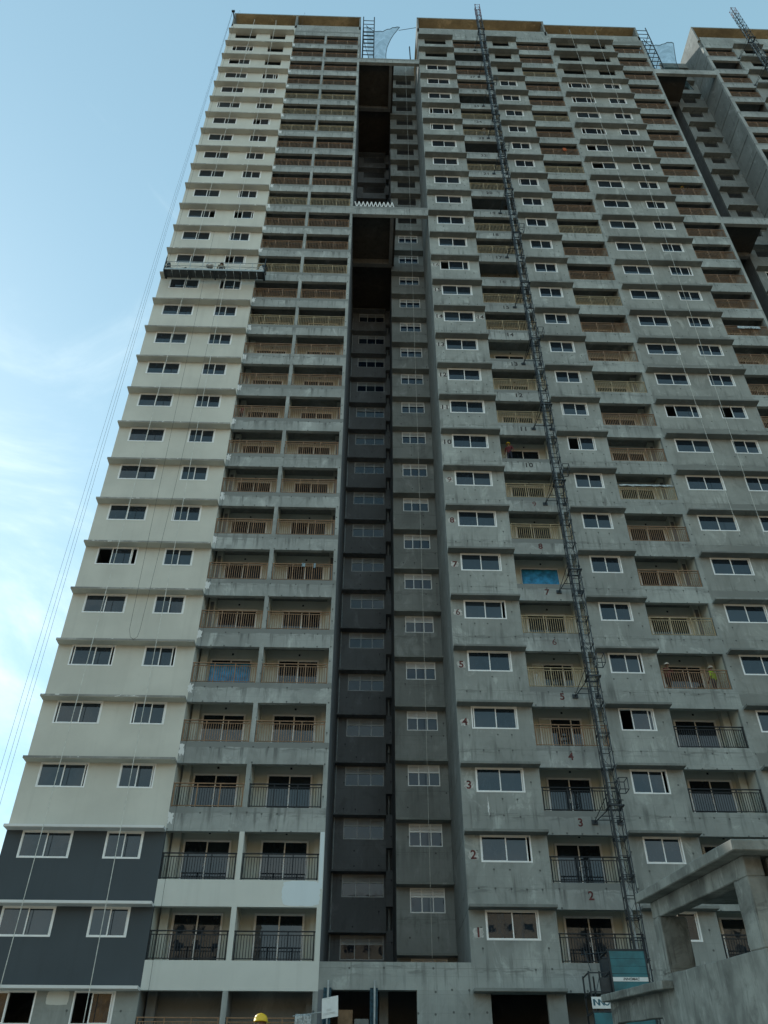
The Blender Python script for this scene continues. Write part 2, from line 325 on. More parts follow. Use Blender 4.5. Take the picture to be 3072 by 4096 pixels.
def add_railing(parent, x0, x1, z, mat, y=0.07, mat2=None):
    L = round(x1-x0, 2)
    def frame():
        f = MB(); n = 3
        for i in range(n+1):
            xc = 0.06+(L-0.12)*i/n; f.box(xc-0.024, xc+0.024, -0.024, 0.024, -0.02, 1.045)
        f.box(0, L, -0.032, 0.032, 1.045, 1.085); f.box(0.03, L-0.03, -0.018, 0.018, 0.915, 0.945); f.box(0.03, L-0.03, -0.018, 0.018, 0.06, 0.09)
        return f.mesh('railing', mat)
    def bal():
        f = MB(); n = 3; seg = (L-0.12)/n
        for i in range(n):
            c = max(3, round(seg/0.112)); 
            for k in range(1, c):
                xc = 0.06+seg*i+seg*k/c; f.box(xc-0.012, xc+0.012, -0.012, 0.012, 0.09, 0.915)
        return f.mesh('balusters', mat2 or mat)
    o = ob('railing', cached(('r', L, mat.name), frame), parent, (x0, y, z))
    ob('balusters', cached(('rb', L, (mat2 or mat).name), bal), o, (0, 0, 0)); return o
def add_door(parent, x, z, y=1.5, w=2.1, h=2.13, slide=0.0):
    def make():
        f = MB(); t = 0.055
        f.wall(0, w, 0, h, -0.05, 0.03, [(t, w-t, t, h-t)])
        half = w/2+0.03
        for x0, y0 in ((t*0.6+slide, -0.045), (w-t*0.6-half+t*0.6, -0.012)):
            hw = half-t*0.6; f.wall(x0, x0+hw, t*0.6, h-t*0.6, y0, y0+0.03, [(x0+0.055, x0+hw-0.055, 0.09, h-0.09)])
        f.box(w/2-0.075, w/2-0.06, -0.075, -0.045, 0.95, 1.12)
        return f.mesh('sliding_door', UPVC)
    o = ob('sliding_door', cached(('d', w, h, slide), make), parent, (x, y, z))
    half = w/2+0.03; hw = half-0.033
    pm = cached(('dp', w, h), lambda: MB().box(0, hw-0.11, 0, 0.008, 0, h-0.18).mesh('pane', GLASS))
    ob('pane', pm, o, (0.033+slide+0.055, -0.034, 0.09)); ob('pane', pm, o, (w-half+0.055, -0.001, 0.09))
    return o
def wobble_patch(w, h, seed, jag=0.2, n=22, t=0.004):
    rr = random.Random(seed); pts = []
    for i in range(n):
        a = 2*math.pi*i/n; s = max(abs(math.cos(a)), abs(math.sin(a))); k = (1/s)**0.75*(1-jag*rr.random())
        pts.append((math.cos(a)*k*w/2, math.sin(a)*k*h/2))
    f = MB(); f.v = [(x, 0, z) for x, z in pts]+[(x, t, z) for x, z in pts]
    f.f = [tuple(range(n))]+[(i, n+i, n+(i+1) % n, (i+1) % n) for i in range(n)]; f.mi = [0]*(n+1)
    return f
def text_mesh(body, size, mat, ext=0.002, bold=0.0, shear=0.0, space=1.0):
    cu = bpy.data.curves.new('lettering', 'FONT'); cu.body = body; cu.size = size; cu.extrude = ext; cu.align_x = 'CENTER'; cu.align_y = 'CENTER'; cu.offset = bold; cu.shear = shear; cu.space_character = space
    o = bpy.data.objects.new('lettering', cu); COL.objects.link(o); bpy.context.view_layer.update()
    me = bpy.data.meshes.new_from_object(o.evaluated_get(bpy.context.evaluated_depsgraph_get())); bpy.data.objects.remove(o); bpy.data.curves.remove(cu)
    me.transform(Matrix.Rotation(rad(90), 4, 'X')); me.materials.clear(); me.materials.append(mat); return me
def stencil(num, size, mat):
    return cached(('st', num, size, mat.name), lambda: text_mesh(str(num), size*1.1, mat, 0.0015, 0.0 if '6' in str(num) or '9' in str(num) else size*0.03, 0, 1.12))
# floor modules -------------------------------------------------------------------------------
SILL, WH, OT, OB = 0.97, 1.13, 2.14, 0.18   # window sill / height, balcony opening top / bottom over floor level
def bay(parent, x0, x1, wins, k, mat, shade_mats, glazed=True, states=None, z_bottom=None):
    z0 = -0.80 if z_bottom is None else z_bottom-FZ(k)
    key = ('bay', x0, x1, tuple(wins), mat.name, z0)
    me = cached(key, lambda: MB().wall(x0, x1, z0, 2.20, 0.0, 0.2, [(a, b, SILL, SILL+WH) for a, b in wins]).mesh('wall_panel', mat))
    ob('wall_panel', me, parent, (0, 0, FZ(k)))
    def sh():
        f = MB(); f.box(x0-0.005, x1+0.005, -0.5, 0.01, 2.10, 2.205, 0)
        if len(shade_mats) > 1: f.mi[0] = 1     # underside painted
        f.box(x0+0.02, x1-0.02, -0.47, -0.445, 2.088, 2.10, len(shade_mats)-1)
        return f.mesh('sunshade', *shade_mats)
    ob('sunshade', cached(('sh', x0, x1)+tuple(m.name for m in shade_mats), sh), parent, (0, 0, FZ(k)))
    for i, (a, b) in enumerate(wins):
        s = (0, 0)
        if states: s = states.get((k, i), (0, 0))
        if s == (0, 0) and 1 < k < 26 and R.random() < 0.14: s = (R.uniform(0.03, 0.12), 0) if R.random() < 0.5 else (0, R.uniform(0.03, 0.12))
        if s is None: continue
        add_window(parent, a, FZ(k)+SILL, b-a, WH, oL=s[0], oR=s[1])
def frame_panel(parent, x0, x1, opens, k, mat, z_bottom=None):
    z0 = -0.86 if z_bottom is None else z_bottom-FZ(k)
    me = cached(('fr', x0, x1, tuple(opens), mat.name, z0), lambda: MB().wall(x0, x1, z0, OT, 0.0, 0.22, [(a, b, OB, OT+1) for a, b in opens]).mesh('balcony_beam', mat))
    ob('balcony_beam', me, parent, (0, 0, FZ(k)))
def balcony_shell(parent, a, b, k, mat, chase=None, door=True, dx=None, slide=0.0):
    ob('back_wall', cached(('bw', a, b, mat.name), lambda: MB().box(a-0.1, b+0.1, 1.53, 1.68, 0.125, 2.845).mesh('back_wall', mat)), parent, (0, 0, FZ(k)))
    if door: add_door(parent, dx, FZ(k)+0.125, slide=slide)
    jb = cached('jb', lambda: MB().box(-0.045, 0.045, -0.03, 0.0, -0.045, 0.045).mesh('junction_box', STEEL))
    ob('junction_box', jb, parent, ((a+b)/2+0.05, 1.53, FZ(k)+2.56))
    if chase:
        cx, bare = chase
        def mk():
            f = MB(); f.box(-0.17, 0.17, 1.12, 1.53, 0.12, 2.845, 0)
            if bare: f.box(-0.09, 0.09, 1.105, 1.12, 0.4, 2.45, 1)
            return f.mesh('service_shaft', mat, CONC_DARK)
        ob('service_shaft', cached(('ch', mat.name, bare), mk), parent, (cx, 0, FZ(k)))
def partition(parent, x0, x1, k, mat, y1=1.6):
    ob('partition_wall', cached(('pt', x0, x1, mat.name, y1), lambda: MB().box(x0, x1, 0.2, y1, 0.125, 2.845).mesh('partition_wall', mat)), parent, (0, 0, FZ(k)))
def slab(parent, x0, x1, k, mat, y1=5.0):
    ob('floor_slab', cached(('sl', x0, x1, mat.name, y1), lambda: MB().box(x0, x1, 0.2, y1, -0.15, 0.12).mesh('floor_slab', mat)), parent, (0, 0, FZ(k)))
def return_wall(parent, x0, x1, y0, y1, k, mat, z0=None, z1=None):
    a = -0.84 if z0 is None else z0-FZ(k); b = 2.135 if z1 is None else z1-FZ(k)
    ob('side_wall', cached(('rw', x0, x1, y0, y1, mat.name, round(a, 2), round(b, 2)), lambda: MB().box(x0, x1, y0, y1, a, b).mesh('side_wall', mat)), parent, (0, 0, FZ(k)))

# ------------------------------------------------------------------ left wing
LW = thing('tower_wing', 'cream painted tower wing with slate lower floors and paired balconies', 'building', (0, 0, GZ))
LW.location = (0, 0, 0)
XL0, XL1 = -14.97, -8.27
A1, A2, B1, B2 = -8.27, -5.13, -4.92, -1.69
XC = -1.49
wa, wb_ = (-14.28, -12.14), (-10.73, -9.16)
op = 0.8
stL = {(29, 0): None, (29, 1): None, (28, 1): None, (27, 1): None, (28, 0): (0.35, 0.35), (27, 0): (0.98, 0), (26, 1): (0.3, 0.18), (23, 1): (0.62, 0), (24, 0): (0.14, 0.0), (18, 0): (0.0, 0.4), (18, 1): (0.6, 0.1), (16, 1): (0.62, 0), (15, 1): (0.25, 0.0), (7, 0): (0.72, 0.2), (5, 0): (0.1, 0.1), (5, 1): (0.0, 0.1), (0, 0): (0.0, 0.95), (0, 1): (0.65, 0.0), (25, 1): (0.0, 0.0)}
for k in range(30):
    wallm = CREAM if k >= 3 else (SLATE if k >= 1 else CONC)
    shm = (WHITE, WHITE) if k <= 2 else (CREAM_EDGE, CREAM)
    bay(LW, XL0, XL1, [wa, wb_], k, wallm, shm, states=stL, z_bottom=GZ if k == 0 else None)
    frame_panel(LW, A1, XC, [(A1, A2), (B1, B2)], k, CREAM_B if k in (1, 2) else CONC_BAND, z_bottom=GZ if k == 0 else None)
    slab(LW, XL0+0.02, XC-0.02, k, CONC_IN)
    inner = CONC_IN if k == 0 else (INNER if k < 14 else (MIDPL if k < 20 else RAWPL))
    balcony_shell(LW, A1, A2, k, inner, chase=(A1+0.27, 6 <= k <= 12), door=1 <= k <= 22, dx=-7.74)
    balcony_shell(LW, B1, B2, k, inner, chase=(B2-0.12, 7 <= k <= 12), door=1 <= k <= 22, dx=-4.34)
    partition(LW, A2, B1, k, inner); partition(LW, A1-0.2, A1, k, inner)
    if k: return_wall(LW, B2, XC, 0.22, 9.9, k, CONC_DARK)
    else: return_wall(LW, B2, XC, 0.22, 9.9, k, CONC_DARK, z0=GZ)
    if k in (1, 2): rl = rr_ = CHAR
    elif k == 3: rl, rr_ = OXIDE, CHAR
    else: rl = rr_ = OXIDE if R.random() < 0.55 or k < 12 else OCHRE
    add_railing(LW, A1, A2, FZ(k)+OB, rl, mat2=CHAR if k == 3 else None); add_railing(LW, B1, B2, FZ(k)+OB, rr_)
    if 3 <= k <= 29:
        f = cached(('pp', k % 5), lambda: wobble_patch(0.30, 0.62, 40+k % 5, 0.55).mesh('primer_patch', WHITE))
        ob('primer_patch', f, LW, (A1+0.10+R.uniform(-0.04, 0.05), -0.004, FZ(k)-0.22+R.uniform(-0.1, 0.1)))
mb = wobble_patch(1.62, 1.02, 91, 0.07, 44); ob('primer_patch', mb.mesh('primer_patch', PRIMER), LW, (-2.37, -0.005, FZ(2)-0.33))
ob('primer_patch', MB().box(-0.085, 0.085, 0, 0.004, 0, 2.3).mesh('primer_patch', PRIMER), LW, (-1.59, -0.006, FZ(2)-0.15))
ob('primer_patch', wobble_patch(0.86, 0.48, 12, 0.04, 40).mesh('primer_patch', CREAM_B), LW, (-11.32, -0.004, FZ(0)+1.86))
# open top storey under the roof slab
def crown(parent, x0, x1, ztop, parts, cols, mat_par, floor_from=0.2):
    z = FZ(30)
    ob('floor_slab', MB().box(x0+0.02, x1-0.02, 0.2, 9.0, z-0.15, z+0.12).mesh('floor_slab', CONC_IN), parent)
    for a, b, zb, zt, m in parts: ob('parapet', MB().wall(a, b, zb, zt, 0.0, 0.2).mesh('parapet', m), parent)
    f = MB(); f.box(x0, x1, -0.03, 9.5, ztop-0.2, ztop, 0); f.mi[0] = 1
    ob('roof_slab', f.mesh('roof_slab', SHADE, TAN), parent)
    f = MB(); f.box(x0+0.15, x1-0.15, 1.9, 2.2, z+0.12, ztop-0.2); ob('back_wall', f.mesh('back_wall', TAN), parent)
    for a, b, d in cols: ob('column', MB().box(a, b, 0.0, d, min(z+0.9, ztop-3.2), ztop-0.203).mesh('column', CONC_B), parent)
crown(LW, XL0, XC, 99.85, [(XL0, XL1, FZ(29)+2.2, 97.1, CREAM), (XL1, XC, FZ(29)+2.14, 97.32, CONC_BAND)], [(XL0, XL0+0.16, 1.9), (XL1-0.12, XL1+0.1, 1.9), (XC-0.16, XC, 1.9)], CREAM)
ob('rear_wall', MB().box(XL0, B2, 5.0, 5.2, GZ, 95.5).mesh('rear_wall', CONC_IN), LW)
ob('side_wall', MB().box(XL0, XL0+0.2, 0.2, 5.0, GZ, 95.5).mesh('side_wall', CREAM), LW)

# ------------------------------------------------------------------ right wing
RW = thing('tower_wing', 'bare grey concrete tower wing with stencilled floor numbers behind the hoist mast', 'building')
wc, wd, we, wf = (5.14, 7.32), (12.16, 13.84), (18.75, 20.95), (22.26, 23.90)
XR = 27.95
stR = {(29, 'c'): None, (28, 'c'): None, (0, 'c'): None, (0, 'd'): None, (29, 'd'): None, (28, 'd'): None, (27, 'd'): None, (29, 'e'): None, (28, 'e'): None, (27, 'e'): None, (29, 'f'): None, (28, 'f'): None, (27, 'f'): None, (0, 'e'): None, (0, 'f'): None,
       (24, 'c'): (0.25, 0.3), (16, 'c'): (0.6, 0.0), (26, 'e'): (0.3, 0.3), (25, 'e'): (0.3, 0.3), (23, 'e'): (0.3, 0.3), (22, 'e'): (0.85, 0.2), (22, 'f'): (0.5, 0.2), (11, 'e'): (0.6, 0.0), (11, 'f'): (0.7, 0.0), (10, 'd'): (0.72, 0.12), (4, 'd'): (0.55, 0.0), (21, 'e'): (0.95, 0.0)}
no_rail = {0, 7, 10, 13, 16, 19, 22, 25, 28}
for k in range(30):
    zb = GZ if k == 0 else None
    g = lambda *names: {(k, i): stR.get((k, n), (0, 0)) for i, n in enumerate(names)}
    bay(RW, 4.47, 8.04, [wc], k, CONC, (SHADE,), states=g('c'), z_bottom=zb)
    bay(RW, 11.5, 14.62, [wd], k, CONC, (SHADE,), states=g('d'), z_bottom=zb)
    bay(RW, 18.2, 24.7, [we, wf], k, CONC_E, (SHADE,), states=g('e', 'f'), z_bottom=zb)
    frame_panel(RW, 8.04, 11.5, [(8.04, 11.5)], k, CONC_BAND, zb)
    frame_panel(RW, 14.62, 18.2, [(14.62, 17.97)], k, CONC, zb)
    frame_panel(RW, 24.7, XR, [(24.7, 27.75)], k, CONC, zb)
    slab(RW, 4.49, XR-0.02, k, CONC_IN)
    inner = CONC_IN if k == 0 else (INNER if k < 14 else (MIDPL if k < 18 else RAWPL))
    balcony_shell(RW, 8.04, 11.5, k, inner, chase=(11.28, 7 <= k <= 11), door=1 <= k <= 21, dx=8.64, slide=0.5 if k in (4, 5) else 0.0)
    balcony_shell(RW, 14.62, 17.97, k, inner, chase=(17.75, 6 <= k <= 12), door=1 <= k <= 21, dx=15.26, slide=0.3 if k == 5 else 0.0)
    balcony_shell(RW, 24.7, 27.75, k, inner, chase=(27.58, k in (9, 12)), door=1 <= k <= 21, dx=25.1)
    for a, b in ((7.84, 8.04), (11.5, 11.7), (14.42, 14.62), (17.97, 18.2), (24.5, 24.7)): partition(RW, a, b, k, inner)
    return_wall(RW, 27.75, XR, 0.22, 9.0, k, CONC_B, z0=zb)
    return_wall(RW, 4.47, 4.67, 0.2, 6.5, k, CONC_B, z0=zb)
    if k not in no_rail:
        m = CHAR if 0 < k <= 3 else (OCHRE if k < 25 else OXIDE)
        if k == 4: m = OXIDE
        add_railing(RW, 8.04, 11.5, FZ(k)+OB, m)
    if k:
        add_railing(RW, 14.62, 17.97, FZ(k)+OB, CHAR if k <= 4 else (OXIDE if k % 3 else OCHRE))
        add_railing(RW, 24.7, 27.75, FZ(k)+OB, CHAR if k <= 4 else OXIDE)
    if 1 <= k <= 16:
        pm = cached(('nb', k % 4), lambda: wobble_patch(0.62, 0.46, 60+k % 4, 0.3).mesh('whitewash', LIME))
        o = ob('whitewash', pm, RW, (4.82, -0.004, FZ(k)+1.22+0.02*k)); o.scale = (0.8 if k < 10 else 1.05, 1, 0.9)
        ob('floor_number', stencil(k, 0.46, STENCILD if k > 9 else STENCIL), RW, (4.82, -0.007, FZ(k)+1.22+0.02*k))
        if k == 14:
            o = ob('whitewash', pm, RW, (7.68, -0.004, FZ(k)+1.5)); ob('floor_number', stencil(k, 0.44, STENCILD), RW, (7.68, -0.007, FZ(k)+1.5))
    if 1 <= k <= 27:
        ob('floor_number', stencil(k, 0.44, STENCIL if k < 10 else STENCILD), RW, (9.58, -0.003, FZ(k)-0.34))
ob('primer_patch', wobble_patch(0.10, 0.95, 5, 0.7).mesh('primer_patch', WHITE), RW, (5.62, -0.004, FZ(3)+0.35))
P30a, P30b = FZ(29)+2.2, FZ(29)+2.14
crown(RW, 4.47, 18.08, 100.2, [(4.47, 18.2, P30b, 97.5, CONC)], [(4.47, 4.63, 1.9), (17.9, 18.08, 1.9)], CONC)
crown(RW, 18.09, XR, 99.35, [(18.2, XR, P30b, 97.05, CONC_E)], [(XR-0.18, XR, 1.9)], CONC)
ob('rear_wall', MB().box(4.7, XR-0.2, 5.0, 5.2, GZ, 95.5).mesh('rear_wall', CONC_IN), RW)

# ------------------------------------------------------------------ stair core between the wings
SC = thing('stair_core', 'dark recessed stair core bridged by two link beams between cream and grey wings', 'building')
YA, YB, XB = 9.8, 5.2, 1.76
awin = (-0.90, 1.30)
def core_row(x0, x1, wx, yw, ztop, h, zlow, zhigh, wallm, glazed, frame, shx):
    """one storey of core wall with its opening and sunshade, z given absolute"""
    w0, w1 = wx
    key = ('cw', x0, x1, wx, yw, round(ztop-zlow, 3), round(zhigh-zlow, 3), h, wallm.name)
    me = cached(key, lambda: MB().wall(x0, x1, 0, zhigh-zlow, yw, yw+0.2, [(w0, w1, ztop-h-zlow, ztop-zlow)]).mesh('wall_panel', wallm))
    ob('wall_panel', me, SC, (0, 0, zlow))
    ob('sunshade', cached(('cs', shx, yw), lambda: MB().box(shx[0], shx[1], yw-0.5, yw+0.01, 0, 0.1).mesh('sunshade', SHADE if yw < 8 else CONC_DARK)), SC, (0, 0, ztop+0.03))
    if glazed: louvre_window(SC, w0+0.002, yw+0.02, ztop-h+0.002, round(w1-w0-0.004, 3), round(h-0.004, 3), frame)
levA = [11.99+2.94*i for i in range(18)] + [FZ(k)+2.16 for k in range(19, 29)]
for i, zt in enumerate(levA):
    zl = levA[i-1]+0.1 if i else GZ; zh = zt+0.1
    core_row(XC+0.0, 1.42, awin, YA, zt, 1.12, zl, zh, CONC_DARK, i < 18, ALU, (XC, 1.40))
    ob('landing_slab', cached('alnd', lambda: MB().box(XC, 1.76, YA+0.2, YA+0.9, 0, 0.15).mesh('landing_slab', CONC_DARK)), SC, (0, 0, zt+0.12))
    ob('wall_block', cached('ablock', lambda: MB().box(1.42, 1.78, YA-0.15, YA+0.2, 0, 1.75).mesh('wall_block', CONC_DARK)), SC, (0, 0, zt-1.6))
ob('drain_pipe', MB().tube((0, 0, 0), (0, 0, 52.5), 0.035, 8).mesh('drain_pipe', GALV), SC, (XC+0.07, YA-0.06, 8.76))
for i in range(4): ob('drain_pipe', cached('dp2', lambda: MB().tube((0, 0, 0), (0, 0, 12.9), 0.055, 8).mesh('drain_pipe', CONC_IN)), SC, (1.60, YA+0.3, 8.76+13.0*i))
levB = [FZ(k)+1.34 for k in range(1, 31)]
for i, zt in enumerate(levB):
    k = i+1; zl = levB[i-1]+0.13 if i else GZ; zh = zt+0.13
    ob('landing_slab', cached('blnd', lambda: MB().box(XB+0.2, 4.47, YB+0.2, YB+4.6, 0, 0.15).mesh('landing_slab', CONC_DARK)), SC, (0, 0, zt+0.15))
    core_row(XB, 4.47, (2.40, 4.04), YB, zt, 1.10, zl, zh, CONC_B, k <= 20, UPVC, (XB-0.01, 4.46))
ob('parapet', MB().box(XB, 4.47, YB, YB+0.2, levB[-1]+0.13, 101.1).mesh('parapet', CONC_B), SC)
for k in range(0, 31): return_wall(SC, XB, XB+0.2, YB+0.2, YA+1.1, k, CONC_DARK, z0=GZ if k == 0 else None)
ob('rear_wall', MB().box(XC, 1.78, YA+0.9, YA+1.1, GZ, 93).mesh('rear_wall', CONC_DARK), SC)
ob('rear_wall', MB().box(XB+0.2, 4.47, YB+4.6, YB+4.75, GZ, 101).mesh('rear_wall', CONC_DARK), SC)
for zb_, zt_ in ((61.8, 62.9), (89.0, 89.9)):
    ob('link_beam', MB().box(XC+0.003, 4.467, 0.004, 0.3, zb_, zt_).mesh('link_beam', CONC_BAND), SC)
    ob('refuge_slab', MB().box(XC+0.003, XB+0.2, 0.3, YA, zt_-0.42, zt_-0.2).mesh('refuge_slab', SOFF_SHADED), SC)
    ob('cross_beam', MB().box(XC+0.003, XB-0.001, 4.55, 4.9, zb_+0.02, zt_-0.42).mesh('cross_beam', CONC_DARK), SC)
    ob('edge_beam', MB().box(XB-0.25, XB+0.02, 0.3, 4.55, zb_+0.03, zt_-0.42).mesh('edge_beam', CONC_DARK), SC)
ob('link_beam', MB().wall(XC+0.003, 4.467, 7.9, 8.87, 0.004, 0.3).mesh('link_beam', CONC), SC)
ob('wall_panel', MB().wall(2.31, 4.467, GZ, 7.898, 0.004, 0.3).mesh('wall_panel', CONC), SC)
ob('wall_panel', MB().wall(XC+0.003, -1.04, GZ, 7.898, 0.004, 0.3).mesh('wall_panel', CONC_DARK), SC)
ob('floor_slab', MB().box(XC, 4.467, 0.3, YA, 8.5, 8.75).mesh('floor_slab', CONC_DARK), SC)
ob('floor_slab', MB().box(XC, 4.467, 0.3, YA, 5.5, 5.75).mesh('floor_slab', CONC_DARK), SC)
ob('back_wall', MB().box(XC, 4.467, 3.6, 3.8, 5.75, 8.5).mesh('back_wall', CONC_DARK), SC)
ob('column', MB().box(0.9, 1.25, 1.6, 2.0, 5.75, 8.5).mesh('column', CONC_IN), SC)
pz = [(-1.33+i*0.165, 0.12+0.02*(i % 2), 62.94+(0.78 if i % 2 == 0 else 0.0)) for i in range(20)]
tag(ob('zigzag_guard', MB().path(pz, 0.05, 6).mesh('zigzag_guard', WHITE)), 'white zigzag pipe guard standing on the lower link beam', 'guard rail')

# ------------------------------------------------------------------ second core and far tower
SC2 = thing('stair_core', 'stair core with unglazed openings between the grey wing and the far tower', 'building')
XF = 34.1; YB3 = 3.05; XB3 = 31.2
for k in range(1, 31):
    zt = FZ(k)+0.22; zl = FZ(k-1)+0.35; zh = FZ(k)+0.35
    me = cached('b3w', lambda: MB().wall(XB3, XF, 0, 3.0, YB3, YB3+0.2, [(31.87, 33.2, 3.0-0.13-1.0, 3.0-0.13)]).mesh('wall_panel', CONC_B))
    ob('wall_panel', me, SC2, (0, 0, zl))
    ob('sunshade', cached('b3s', lambda: MB().box(XB3-0.02, 33.75, YB3-0.5, YB3+0.01, 0, 0.1).mesh('sunshade', SHADE)), SC2, (0, 0, zt+0.03))
    ob('landing_slab', cached('b3l', lambda: MB().box(XB3+0.2, XF, YB3+0.2, 8.5, 0, 0.15).mesh('landing_slab', CONC_DARK)), SC2, (0, 0, zt+0.1))
    if k >= 12: ob('side_wall', cached('b3r', lambda: MB().box(XB3, XB3+0.2, YB3+0.2, 9.0, 0.02, 3.0).mesh('side_wall', CONC_DARK)), SC2, (0, 0, zl))
    if k < 19: add_window(SC2, 31.87, zt-1.0, 1.33, 1.0, y=YB3+0.03)
ob('rear_wall', MB().box(XB3+0.2, XF, 8.5, 8.7, GZ, 98).mesh('rear_wall', CONC_DARK), SC2)
ob('rear_wall', MB().box(XR, XB3, 9.0, 9.2, GZ, 90).mesh('rear_wall', CONC_DARK), SC2)
ob('parapet', MB().box(XB3, XF, YB3, YB3+0.2, FZ(30)+0.36, 98.2).mesh('parapet', CONC_B), SC2)
for zb_, zt_ in ((61.8, 62.75), (88.5, 89.4)):
    ob('link_beam', MB().box(XR+0.003, XF-0.003, 0.004, 0.3, zb_, zt_).mesh('link_beam', CONC_BAND), SC2)
    ob('refuge_slab', MB().box(XR+0.003, XB3+0.2, 0.3, 9.0, zt_-0.4, zt_-0.2).mesh('refuge_slab', SOFF_SHADED), SC2)
    ob('cross_beam', MB().box(XR+0.003, XB3, 2.95, 3.25, zb_+0.02, zt_-0.4).mesh('cross_beam', CONC_DARK), SC2)
FT = thing('tower_wing', 'far bare concrete tower with panelled blank side wall beyond the second stair core', 'building')
for k in range(30):
    zb = GZ if k == 0 else None
    frame_panel(FT, XF, 37.3, [(34.4, 37.3)], k, CONC_BAND, zb); frame_panel(FT, 40.4, 43.7, [(40.4, 43.7)], k, CONC_BAND, zb)
    bay(FT, 37.3, 40.4, [(38.4, 39.9)], k, CONC, (SHADE,), states={(k, 0): None if k > 24 else (0, 0)}, z_bottom=zb); bay(FT, 43.7, 46.8, [(44.6, 46.1)], k, CONC, (SHADE,), states={(k, 0): None if k > 24 else (0, 0)}, z_bottom=zb)
    slab(FT, XF+0.02, 46.8, k, CONC_IN)
    return_wall(FT, XF, 34.4, 0.22, YB3+0.1, k, CONC_B, z0=zb if k == 0 else FZ(k)-0.80, z1=FZ(k)+2.10)
    ob('back_wall', cached('ftb', lambda: MB().box(34.4, 46.7, 1.53, 1.68, 0.125, 2.845).mesh('back_wall', RAWPL)), FT, (0, 0, FZ(k)))
    for a in (37.3, 40.2, 43.7): partition(FT, a, a+0.2, k, RAWPL, 1.53)
    if k > 12:
        if k not in (28, 25, 22): add_railing(FT, 34.4, 37.3, FZ(k)+OB, OXIDE)
        add_railing(FT, 40.4, 43.7, FZ(k)+OB, OXIDE)
return_wall(FT, XF, 34.4, 1.91, 6.0, 30, CONC_B, z1=99.7)
return_wall(FT, XF, 34.4, 0.22, 1.905, 30, CONC_B, z1=96.6)
crown(FT, XF, 46.8, 99.95, [(34.4, 46.8, P30b, 97.4, CONC)], [(XF, XF+0.16, 1.9)], CONC)

# ------------------------------------------------------------------ hoist masts
def mast_section():
    f = MB(); w, d, h = 0.46, 0.46, 1.5
    P = [(0, 0), (w, 0), (w, d), (0, d)]
    for x, y in P: f.tube((x, y, 0), (x, y, h), 0.022, 6)
    for z in (0.03, 0.75, 1.47):
        for (x0, y0), (x1, y1) in zip(P, P[1:]+P[:1]): f.tube((x0, y0, z), (x1, y1, z), 0.016, 5)
    for i, ((x0, y0), (x1, y1)) in enumerate(zip(P, P[1:]+P[:1])):
        f.tube((x0, y0, 0.03), (x1, y1, 0.75), 0.009, 4); f.tube((x1, y1, 0.75), (x0, y0, 1.47), 0.009, 4)
    f.box(-0.068, -0.03, -0.02, 0.035, 0, h, 2)
    for z in (0.03, 1.47):
        for x, y in P: f.box(x-0.034, x+0.034, y-0.034, y+0.034, z-0.015, z+0.015)
    f.tube((w+0.09, d*0.75, 0), (w+0.09, d*0.75, h), 0.022, 5, 1)
    f.tube((w*0.55, d+0.1, 0), (w*0.55, d+0.1, h), 0.045, 8, 1)
    return f.mesh('mast_section', MASTS, GALV, STEEL)
MS = mast_section()
def tie_frame(foot_dx, foot2_dx, gap):
    f = MB(); w, d = 0.46, 0.46
    for fx, mx in ((foot_dx, 0), (foot2_dx, w)):
        f.tube((fx, gap, 0), (mx, d, 0.0), 0.022, 6); f.tube((fx, gap, 0.03), (mx, 0, 0.62), 0.017, 5)
        f.box(fx-0.13, fx+0.13, gap-0.05, gap, -0.1, 0.1)
    f.tube((foot_dx+0.2*(0-foot_dx), gap*0.8+d*0.2, 0), (foot2_dx+0.2*(w-foot2_dx), gap*0.8+d*0.2, 0), 0.022, 5)
    f.tube((foot_dx*0.45, gap*0.5+d*0.5, 0), (w+(foot2_dx-w)*0.45, gap*0.5+d*0.5, 0), 0.022, 5)
    f.box(-0.09, w+0.09, -0.09, -0.03, -0.03, 0.03); f.box(-0.09, w+0.09, d+0.03, d+0.09, -0.03, 0.03); f.box(-0.09, -0.03, -0.09, d+0.09, -0.03, 0.03); f.box(w+0.03, w+0.09, -0.09, d+0.09, -0.03, 0.03)
    return f.mesh('tie_frame', MASTS)
def bracket():
    f = MB(); P = [(0.5, -0.1, 0), (0.86, -0.1, 0), (0.86, -0.1, 0.5), (0.5, -0.1, 0.5)]
    f.path(P+P[:1], 0.02, 5); Q = [(x, 0.4, z) for x, y, z in P]; f.path(Q+Q[:1], 0.02, 5)
    for a, b in zip(P, Q): f.tube(a, b, 0.018, 5)
    return f.mesh('cable_guide', MASTS)
def mast(x, y, ztop, label, floors, fdx, f2dx, red=2):
    t = thing('hoist_mast', label, 'hoist mast', (x, y, GZ), 'hoist masts on the tower fronts'); n = int((ztop-GZ)/1.5)
    z0 = ztop-GZ-1.5*n
    ob('mast_base', MB().box(-0.4, 0.86, -0.4, 0.86, 0, max(z0, 0.12)).mesh('mast_base', CONC_RAMP), t)
    top = MS.copy(); top.materials[0] = REDST
    for i in range(n): ob('mast_section', top if i >= n-red else MS, t, (0, 0, z0+1.5*i))
    tf = tie_frame(fdx, f2dx, -y)
    for k in floors: ob('tie_frame', tf, t, (0, 0, FZ(k)-0.32-GZ))
    br = bracket()
    for k in floors[::1]:
        if k in (3, 5, 9, 13, 17, 21, 25): ob('cable_guide', br, t, (0, 0, FZ(k)+0.35-GZ))
    return t
M1 = mast(10.42, -2.06, 98.6, 'tall black lattice hoist mast rising past the stencilled balcony numbers', list(range(3, 30, 2)), -0.22, 0.9)
M2 = mast(37.75, -2.06, 99.9, 'black lattice hoist mast in front of the far tower', list(range(15, 30, 2)), -0.4, 1.1, red=1)

